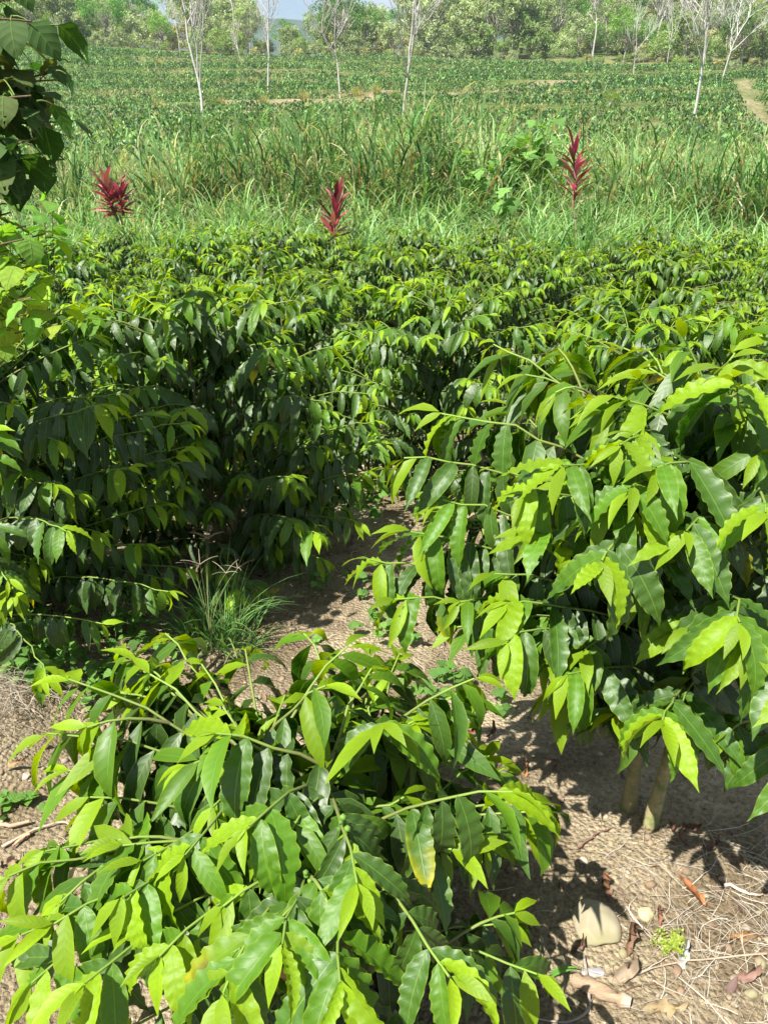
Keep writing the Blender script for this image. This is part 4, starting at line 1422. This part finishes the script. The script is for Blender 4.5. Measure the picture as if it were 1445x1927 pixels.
# straw coloured tufts and lime bushes along the hillside paths
tuft_px = [(298, 203), (416, 199), (497, 195), (572, 186), (670, 176), (708, 172), (983, 166), (300, 120)]
for k, (px, py) in enumerate(tuft_px):
    g = ground_hit(px, py + 6)
    n = 160
    bag = Bag()
    bag.add(*clump_field(np.zeros((1, 3)), np.array([1.7]), n, .05, [(.45, .38, .2), (.38, .34, .14), (.25, .27, .1)], [.5, .3, .2], 900 + k, .3, .7, 1.2))
    where = ['at the left end of the lower path', 'second from the left on the lower path', 'third from the left on the lower path', 'fourth from the left on the lower path', 'left of the pair near the slim pale tree', 'right of the pair near the slim pale tree', 'on the upper path right of centre', 'high in the left part of the field'][k]
    t_ = thing('dry_grass_tuft', g, f'straw-coloured grass tuft {where}', 'grass tuft', 'dry tufts along the hillside paths')
    link('blades', bag.mesh('blades'), M_GRASS, t_, kind='stuff')
for k, (px, py, s, lab) in enumerate(((1146, 215, .55, 'lone lime green bush in the right part of the hillside field'), (745, 200, .35, 'small lime bush beside the slim pale tree'), (404, 215, .35, 'small lime bush right of the forked white tree'))):
    place_tree('lime', ground_hit(px, py), 0, s * .6, lab)

# ------------------------------------------------------------------ ground details
def ground_scatter(n, seed, far=6.5):
    r = np.random.default_rng(seed)
    y = .35 + (far - .35) * r.random(n) ** 1.7
    x = r.uniform(-1, 1, n) * (.52 * y + .55)
    return x, y


# pebbles and crumbs of earth
r = np.random.default_rng(101)
x, y = ground_scatter(11500, 102)
s = .0018 + .0100 * r.random(len(x)) ** 6
z = terrain(x, y)
n = len(x); V0, F0 = I0
D = V0[None] * (1 + r.normal(0, .18, (n, len(V0), 1))) * s[:, None, None] * r.uniform(.7, 1.5, (n, 1, 3)) * np.array([1, 1, .75])
V = (D + np.stack([x, y, z + s * .25], -1)[:, None]).reshape(-1, 3)
Fc = (F0[None] + (np.arange(n) * 12)[:, None, None]).reshape(-1, 3)
pal = np.array([(.34, .265, .18), (.28, .21, .14), (.42, .36, .27), (.22, .15, .10), (.34, .25, .17)])
cc = np.repeat(pal[r.integers(0, 5, n)] * r.uniform(.7, 1.2, (n, 1)), 12, 0)
link('pebbles', mesh_np('pebbles', V, Fc, cc), M_STONE, kind='stuff', label='small pebbles and earth crumbs scattered on the soil', cat='pebbles')


def strands(n, x, y, seed, lmin, lmax, rad, pal, lift=.006, curl=1.0, k=3):
    r = np.random.default_rng(seed); bag = Bag()
    for j in range(n):
        L = r.uniform(lmin, lmax); a = r.uniform(0, 6.28); m = 6
        P = [np.array([x[j], y[j]])]
        for q in range(m):
            a += r.normal(0, .28 * curl); P.append(P[-1] + np.array([math.cos(a), math.sin(a)]) * L / m)
        P = np.array(P); zz = terrain(P[:, 0], P[:, 1]) + r.uniform(.001, lift) + np.sin(np.linspace(0, PI, m + 1)) * r.uniform(0, lift * 1.6)
        V, Q = tube(np.column_stack([P, zz]), np.full(m + 1, rad * r.uniform(.5, 1.3)), k)
        bag.add(V, Q, np.array(pal[int(r.integers(0, len(pal)))]) * r.uniform(.8, 1.2))
    return bag


STRAW = [(.50, .44, .34), (.40, .34, .25), (.60, .55, .46), (.28, .21, .14)]
r = np.random.default_rng(103)
# straw mat at the lower right, thin strands everywhere else
c1 = ground_hit(1400, 1760)
n = 650
x = c1[0] + r.normal(.04, .17, n); y = c1[1] + r.normal(0, .15, n)
link('dry_straw', strands(n, x, y, 104, .04, .15, .00065, STRAW, curl=.7).mesh('dry_straw'), M_STRAW, kind='stuff', label='mat of dry pale straw on the soil at the lower right', cat='straw')
c2 = ground_hit(30, 1330)
n = 420
x = c2[0] + r.normal(-.10, .10, n); y = c2[1] + r.normal(.02, .09, n)
link('dry_roots', strands(n, x, y, 105, .05, .20, .0008, [(.30, .27, .21), (.22, .17, .12), (.38, .34, .27)], lift=.03, curl=1.6).mesh('dry_roots'), M_STRAW, kind='stuff', label='tangle of dry grey roots on the earth bank at the left edge', cat='roots')
x, y = ground_scatter(1100, 106)
link('plant_litter', strands(1100, x, y, 107, .02, .10, .0011, STRAW + [(.16, .09, .05), (.2, .13, .08)], k=3).mesh('plant_litter'), M_STRAW, kind='stuff', label='thin straw and twig litter strewn over the bare soil', cat='litter')


def stone(px, py, size, label, seed, col=(.40, .35, .24), flat=.55, name='stone', sq=(1, 1)):
    g = ground_hit(px, py)
    V, Fc = I3
    r = np.random.default_rng(seed)
    V = V.copy()
    for _ in range(14):                       # chop flat facets
        d = r.normal(0, 1, 3) * [1, 1, .5]; d /= np.linalg.norm(d); k = r.uniform(.55, .85)
        t = V @ d; over = t > k
        V[over] -= np.outer(t[over] - k, d)
    V = V * [size * sq[0], size * sq[1], size * flat]
    V += fbm(V[:, 0] * 60, V[:, 1] * 60 + V[:, 2] * 40, seed, 3)[:, None] * size * .06
    me = mesh_np(name, V, Fc, col)
    return link(name, me, M_STONE, loc=g + [0, 0, size * flat * .35], label=label, cat='stone')


stone(1112, 1748, .056, 'flat olive-brown stone as big as a fist in the lower right, largest of all', 7, (.34, .30, .20), .5, sq=(1.15, 1.2))
stone(1215, 1722, .021, 'small yellowish stone right of the big flat stone', 3, (.50, .42, .24), .6)
stone(985, 1504, .026, 'pale stone half shaded under the front bush branch tip', 4, (.52, .48, .40), .5)
stone(1096, 1622, .014, 'small round pale pebble below the twin trunks', 5, (.46, .38, .28))
stone(50, 1462, .016, 'small pinkish pebble at the left edge of the soil', 6, (.45, .36, .30))
stone(15, 1500, .016, 'reddish pebble at the very left of the soil', 9, (.40, .24, .16))
stone(1135, 1538, .013, 'small tan stone left of the twin trunks', 10, (.46, .38, .28))
stone(1112, 1832, .026, 'grey flat stone beside the rotten wood piece', 11, (.36, .35, .36), .4, sq=(1.4, .7))
stone(690, 878, .045, 'white stone lying far down the earth gap', 12, (.7, .66, .58), .5)


def dead_leaf(px, py, L, label, seed, col=(.22, .07, .03), curl=2.6, rz=0.0, W=.34, name='dead_leaf', grp='dead leaves on the soil', lift=.004, tilt=(0, 0)):
    g = ground_hit(px, py); L = L * 1.3; col = tuple(np.array(col) * [.55, .62, .55] + np.array([.04, .032, .018]))
    V, Q, uv = leaf_grid(14, 4, W=W, droop=-curl, fold=1.0, amp=.06, k=3, seed=seed, twist=1.6)
    V = V * L
    V += (fbm(V[:, 0] * 70, V[:, 1] * 70, seed, 3) * .030)[:, None] * [.5, .5, 1]
    V[:, 2] -= V[:, 2].min()
    c = np.array(col) * (.8 + .5 * vnoise(uv[:, 0] * 3, uv[:, 1] * 6, seed))[:, None]
    o = link(name, mesh_np(name, V, Q, c, uv), M_DEAD, loc=g + [0, 0, lift], label=label, cat='dead leaf', group=grp)
    o.rotation_euler = (tilt[0], tilt[1], rz)
    return o


dl = [
    (1330, 1715, .075, 'rust-red crumpled dead leaf lying on the straw at the right', (.40, .10, .03), .8, 2.2),
    (1365, 1772, .085, 'long orange-brown flat dead leaf at the right edge', (.50, .20, .06), .25, .1),
    (1178, 1800, .085, 'dark brown arched dead leaf right below the big stone', (.16, .06, .035), 3.0, 1.2),
    (1150, 1848, .09, 'grey-brown curled dead leaf on the thin stick', (.30, .20, .16), 2.6, .3),
    (1145, 1700, .075, 'brown curled dead leaf hugging the big stone', (.20, .07, .04), 2.8, 1.8),
    (1270, 1832, .06, 'ash-grey torn dead leaf left of the fine moss plant', (.38, .37, .40), .9, .9),
    (1375, 1850, .07, 'purple-brown shrivelled dead leaf at the bottom right', (.28, .13, .12), 1.6, .2),
    (1205, 1905, .08, 'flat tan dead leaf with small holes at the bottom', (.42, .28, .16), .2, .1),
    (1300, 1600, .06, 'dark shrivelled dead leaf in the shade of the tall bush', (.13, .06, .06), 2.4, 2.6),
    (1325, 1606, .06, 'second dark shrivelled dead leaf in the shade of the tall bush', (.16, .07, .06), 2.0, .6),
    (1280, 1555, .06, 'reddish dead leaf right of the twin trunks', (.22, .08, .06), 1.6, 5.6),
    (985, 1465, .05, 'orange-brown dead leaf standing under the tall bush', (.34, .13, .04), 1.0, 1.4),
    (870, 1390, .07, 'dark red curled dead leaf in the gap between both front bushes', (.20, .05, .03), 2.5, .2),
    (915, 1395, .06, 'brown dead leaf beside the dark red curled one', (.16, .07, .05), 2.2, 1.0),
    (1285, 1470, .05, 'brown dead leaf behind the twin trunks', (.2, .1, .06), 1.8, 2.0),
    (1000, 1815, .075, 'dark brown curled dead leaf in the shade of the front bush', (.12, .05, .03), 2.6, 5.0),
    (1070, 1800, .05, 'shiny brown dead leaf left of the big stone', (.18, .08, .05), 2.0, .5),
    (1240, 1748, .045, 'small dark red dead leaf above the moss plant', (.25, .07, .05), 2.2, 1.5),
    (15, 1450, .05, 'small tan dead leaf at the left edge', (.42, .22, .10), .8, .5),
    (505, 1125, .06, 'yellow fallen leaf on the earth behind the grass tuft', (.62, .46, .04), .7, .7),
    (570, 1000, .07, 'brown fallen leaf in the shaded earth gap', (.18, .09, .05), 1.5, 2.0),
    (650, 1040, .07, 'dark fallen leaf in the middle of the earth gap', (.13, .07, .05), 1.5, 1.0),
    (620, 980, .08, 'pale dry leaf in the upper part of the earth gap', (.4, .28, .17), 1.0, 3.0),
]
for k, (px, py, L, lab, col, cu, rz) in enumerate(dl):
    dead_leaf(px, py, L, lab, 700 + k, col, cu, rz)
# small unlabelled-looking leaf litter that nobody could count
r = np.random.default_rng(120)
x, y = ground_scatter(420, 121)
bag = Bag()
for j in range(len(x)):
    V, Q, uv = leaf_grid(4, 2, W=.4, droop=-r.uniform(.3, 3), fold=.5, amp=.02, seed=j, twist=r.normal(0, 1))
    L = r.uniform(.02, .055); V = V * L; V[:, 2] -= V[:, 2].min()
    a = r.uniform(0, 6.28); R2 = np.array([[math.cos(a), -math.sin(a), 0], [math.sin(a), math.cos(a), 0], [0, 0, 1]])
    bag.add(V @ R2.T + [x[j], y[j], float(terrain(x[j], y[j])) + .001], Q, np.array([(.14, .06, .04), (.2, .1, .07), (.3, .2, .13), (.12, .07, .06)][j % 4]) * r.uniform(.7, 1.2))
link('leaf_litter', bag.mesh('leaf_litter'), M_DEAD, kind='stuff', label='crumbled small dead leaves strewn over the soil', cat='litter')

# hanging dead leaf on the front bush, sticks, rotten wood
o = dead_leaf(515, 1820, .10, 'withered pink-brown leaf hanging dead on the front left bush', 801, (.42, .17, .12), .5, 0, W=.3, grp=None)
o.location = at(513, 1825, .62); o.rotation_euler = (0, math.radians(85), .3)


def stick(p0, p1, rad, label, seed, col=(.34, .26, .19), name='stick', bow=.02, sag=True):
    a, b = ground_hit(*p0), ground_hit(*p1)
    r = np.random.default_rng(seed); n = 10
    t = np.linspace(0, 1, n)[:, None]
    P = a * (1 - t) + b * t
    P[:, :2] += (r.normal(0, 1, 2) * bow)[None] * np.sin(t * PI) + r.normal(0, bow * .1, (n, 2))
    P[:, 2] = terrain(P[:, 0], P[:, 1]) + rad * 1.0 + .006
    V, Q = tube(P, rad * (1 + r.normal(0, .1, n)) * np.linspace(1, .6, n), 7)
    return link(name, mesh_np(name, V, Q, col), M_WOOD, label=label, cat='stick', group='sticks on the soil')


stick((1165, 1850), (1440, 1800), .0028, 'long thin stick lying level towards the right edge', 1)
stick((1360, 1668), (1430, 1690), .004, 'short pale stick on the straw near the right edge', 2, (.55, .45, .34))
stick((1095, 1805), (1010, 1925), .0035, 'thin grey stick slanting past the rotten wood', 3, (.3, .26, .22))
stick((1085, 1605), (1150, 1560), .003, 'thin dark twig below the twin trunks', 4, (.22, .12, .09))
stick((0, 1530), (60, 1555), .008, 'thick pale root piece at the left edge', 5, (.42, .30, .2))
stick((10, 1600), (135, 1560), .004, 'thin stick on the soil left of the front bush', 6, (.4, .32, .24))
stick((60, 1575), (30, 1600), .006, 'short reddish stick stub at the left', 7, (.4, .24, .15))
stick((1400, 1365), (1445, 1345), .004, 'dry cane poking out at the right edge behind the bush', 8, (.5, .42, .3))
# rotten wood chunk
a, b = ground_hit(1075, 1850), ground_hit(1185, 1895)
t = np.linspace(0, 1, 14)[:, None]; P = a * (1 - t) + b * t; P[:, 2] = terrain(P[:, 0], P[:, 1]) + .012
r = np.random.default_rng(9)
V, Q = tube(P, .016 * (1 + r.normal(0, .14, 14)) * np.interp(t[:, 0], [0, .1, .9, 1], [.7, 1, .95, .5]), 10)
V[:, 2] += fbm(V[:, 0] * 90, V[:, 1] * 90, 5, 3) * .012
cw = np.tile([.36, .26, .17], (len(V), 1)); cw[-20:] = (.50, .42, .32)
link('rotten_wood', mesh_np('rotten_wood', V, Q, cw), M_WOOD, label='short chunk of rotten split wood near the bottom, pale at its end', cat='wood')

# fine mossy fern-like weed
g = ground_hit(1262, 1785)
bag = Bag(); r = np.random.default_rng(131)
for k in range(26):
    a = r.uniform(0, 6.28); L = r.uniform(.018, .05)
    e = np.array([math.cos(a) * L, math.sin(a) * L * .8, r.uniform(.008, .02)])
    P = bezier(np.zeros(3), e * .5 + [0, 0, .012], e, 7)
    V, Q = tube(P, np.full(7, .0006), 3); bag.add(V, Q, (.30, .36, .08))
    for q in range(1, 7):
        for sg in (-1, 1):
            for w_ in range(2):
                d = np.array([-math.sin(a) * sg, math.cos(a) * sg, .5]) + r.normal(0, .4, 3)
                B = basis(d, np.array([0, 0, 1.]), r.normal(0, .5)); s = .0052 * r.uniform(.7, 1.4)
                V = np.array([[0, 0, 0], [.5, .35, 0], [1, 0, 0], [.5, -.35, 0]]) * s @ B.T + P[q]
                bag.add(V, np.array([[0, 3, 2, 1]]), np.array([.30, .38, .06]) * r.uniform(.8, 1.3))
mo = link('mossy_weed', bag.mesh('mossy_weed'), M_GRASS, loc=g + [0, 0, .002], label='tiny feathery yellow-green weed right of the arched dead leaf', cat='weed')

# grassy weeds in the shade of the front bush
for k, (px, py, h, n, lab) in enumerate(((1020, 1835, .11, 7, 'small green grass seedling in the shade left of the big stone'),
                                         (975, 1745, .07, 9, 'faint little grass seedling under the front bush edge'),
                                         (1350, 1625, .02, 8, 'tiny green sprout on the shaded soil at the right'))):
    g = ground_hit(px, py)
    bag = Bag(); bag.add(*clump_field(np.zeros((1, 3)), np.array([h]), n, .007, [(.12, .32, .06)], [1.0], 840 + k, .008, .9, 1.2, 6))
    link('grass_seedling', bag.mesh('grass_seedling'), M_GRASS, loc=g, label=lab, cat='weed')

# low round-leaved weeds
def weed_patch(cpx, cpy, n, spx, label, seed, L=.035, pal=((.12, .26, .05), (.16, .32, .07), (.08, .2, .05)), hmax=.10):
    g = ground_hit(cpx, cpy); r = np.random.default_rng(seed)
    root = thing('round_leaved_weed', g, label, 'weed', 'low weeds on the soil')
    bag = Bag()
    for k in range(n):
        p = np.array([r.normal(0, spx[0]), r.normal(0, spx[1]), 0]); p[2] = terrain(g[0] + p[0], g[1] + p[1]) - g[2]
        h = r.uniform(.02, hmax); tp = p + [r.normal(0, .015), r.normal(0, .015), h]
        V, Q = tube(bezier(p, (p + tp) / 2 + [.004, 0, 0], tp, 4), np.linspace(.0013, .0008, 4), 4); bag.add(V, Q, (.14, .2, .07))
        for q in range(int(r.integers(2, 5))):
            a = r.uniform(0, 6.28); d = np.array([math.cos(a), math.sin(a), r.uniform(-.4, .3)])
            B = basis(d, np.array([0, -.2, 1.]), r.normal(0, .3)); l = L * r.uniform(.6, 1.3)
            ci = int(r.integers(0, len(pal)))
            o = bpy.data.objects.new('leaf', round_mesh('round', int(r.integers(0, 6)), pal[ci], ('weed', ci)))
            C.objects.link(o); o.parent = root
            pos = tp - [0, 0, h * .25 * q * r.random()]
            o.matrix_local = Matrix([[*(B[w] * l), pos[w]] for w in range(3)] + [[0, 0, 0, 1]])
    link('stalks', bag.mesh('stalks'), M_TWIG, root, kind='stuff')


weed_patch(120, 1250, 48, (.17, .06), 'patch of rounded pale-green weeds on the bank between both left bushes', 1)
weed_patch(20, 1225, 14, (.07, .05), 'large-leaved weed at the left edge under the dark bush', 2, L=.07, hmax=.14)
weed_patch(230, 1200, 22, (.10, .06), 'weed patch in the deep shade behind the front bush', 3, hmax=.14)
weed_patch(150, 1285, 34, (.12, .05), 'pale weeds in the sun on the left bank, just behind the front bush', 10, pal=((.2, .36, .1), (.15, .3, .07), (.26, .4, .12)), hmax=.07)
weed_patch(40, 1262, 20, (.07, .04), 'weeds along the top of the root tangle at the left edge', 11, L=.04, pal=((.2, .36, .1), (.15, .3, .07)), hmax=.07)
weed_patch(830, 1320, 20, (.07, .08), 'weeds growing between the front bush and the tall right bush', 4)
weed_patch(840, 1430, 10, (.04, .05), 'small pale weeds beside the front bush branch', 5, pal=((.2, .34, .1), (.14, .28, .07)))
weed_patch(660, 960, 26, (.16, .18), 'dark weeds in the upper earth gap', 6, L=.05, pal=((.06, .16, .04), (.1, .2, .05)))
weed_patch(600, 1100, 16, (.12, .1), 'low weeds in the lower part of the earth gap', 7, L=.03)
weed_patch(60, 1520, 6, (.03, .02), 'little yellow-green seedling on the soil at the left', 8, L=.035, pal=((.28, .40, .06),), hmax=.03)
weed_patch(740, 1190, 18, (.1, .06), 'weeds behind the top of the front bush', 9, L=.035)
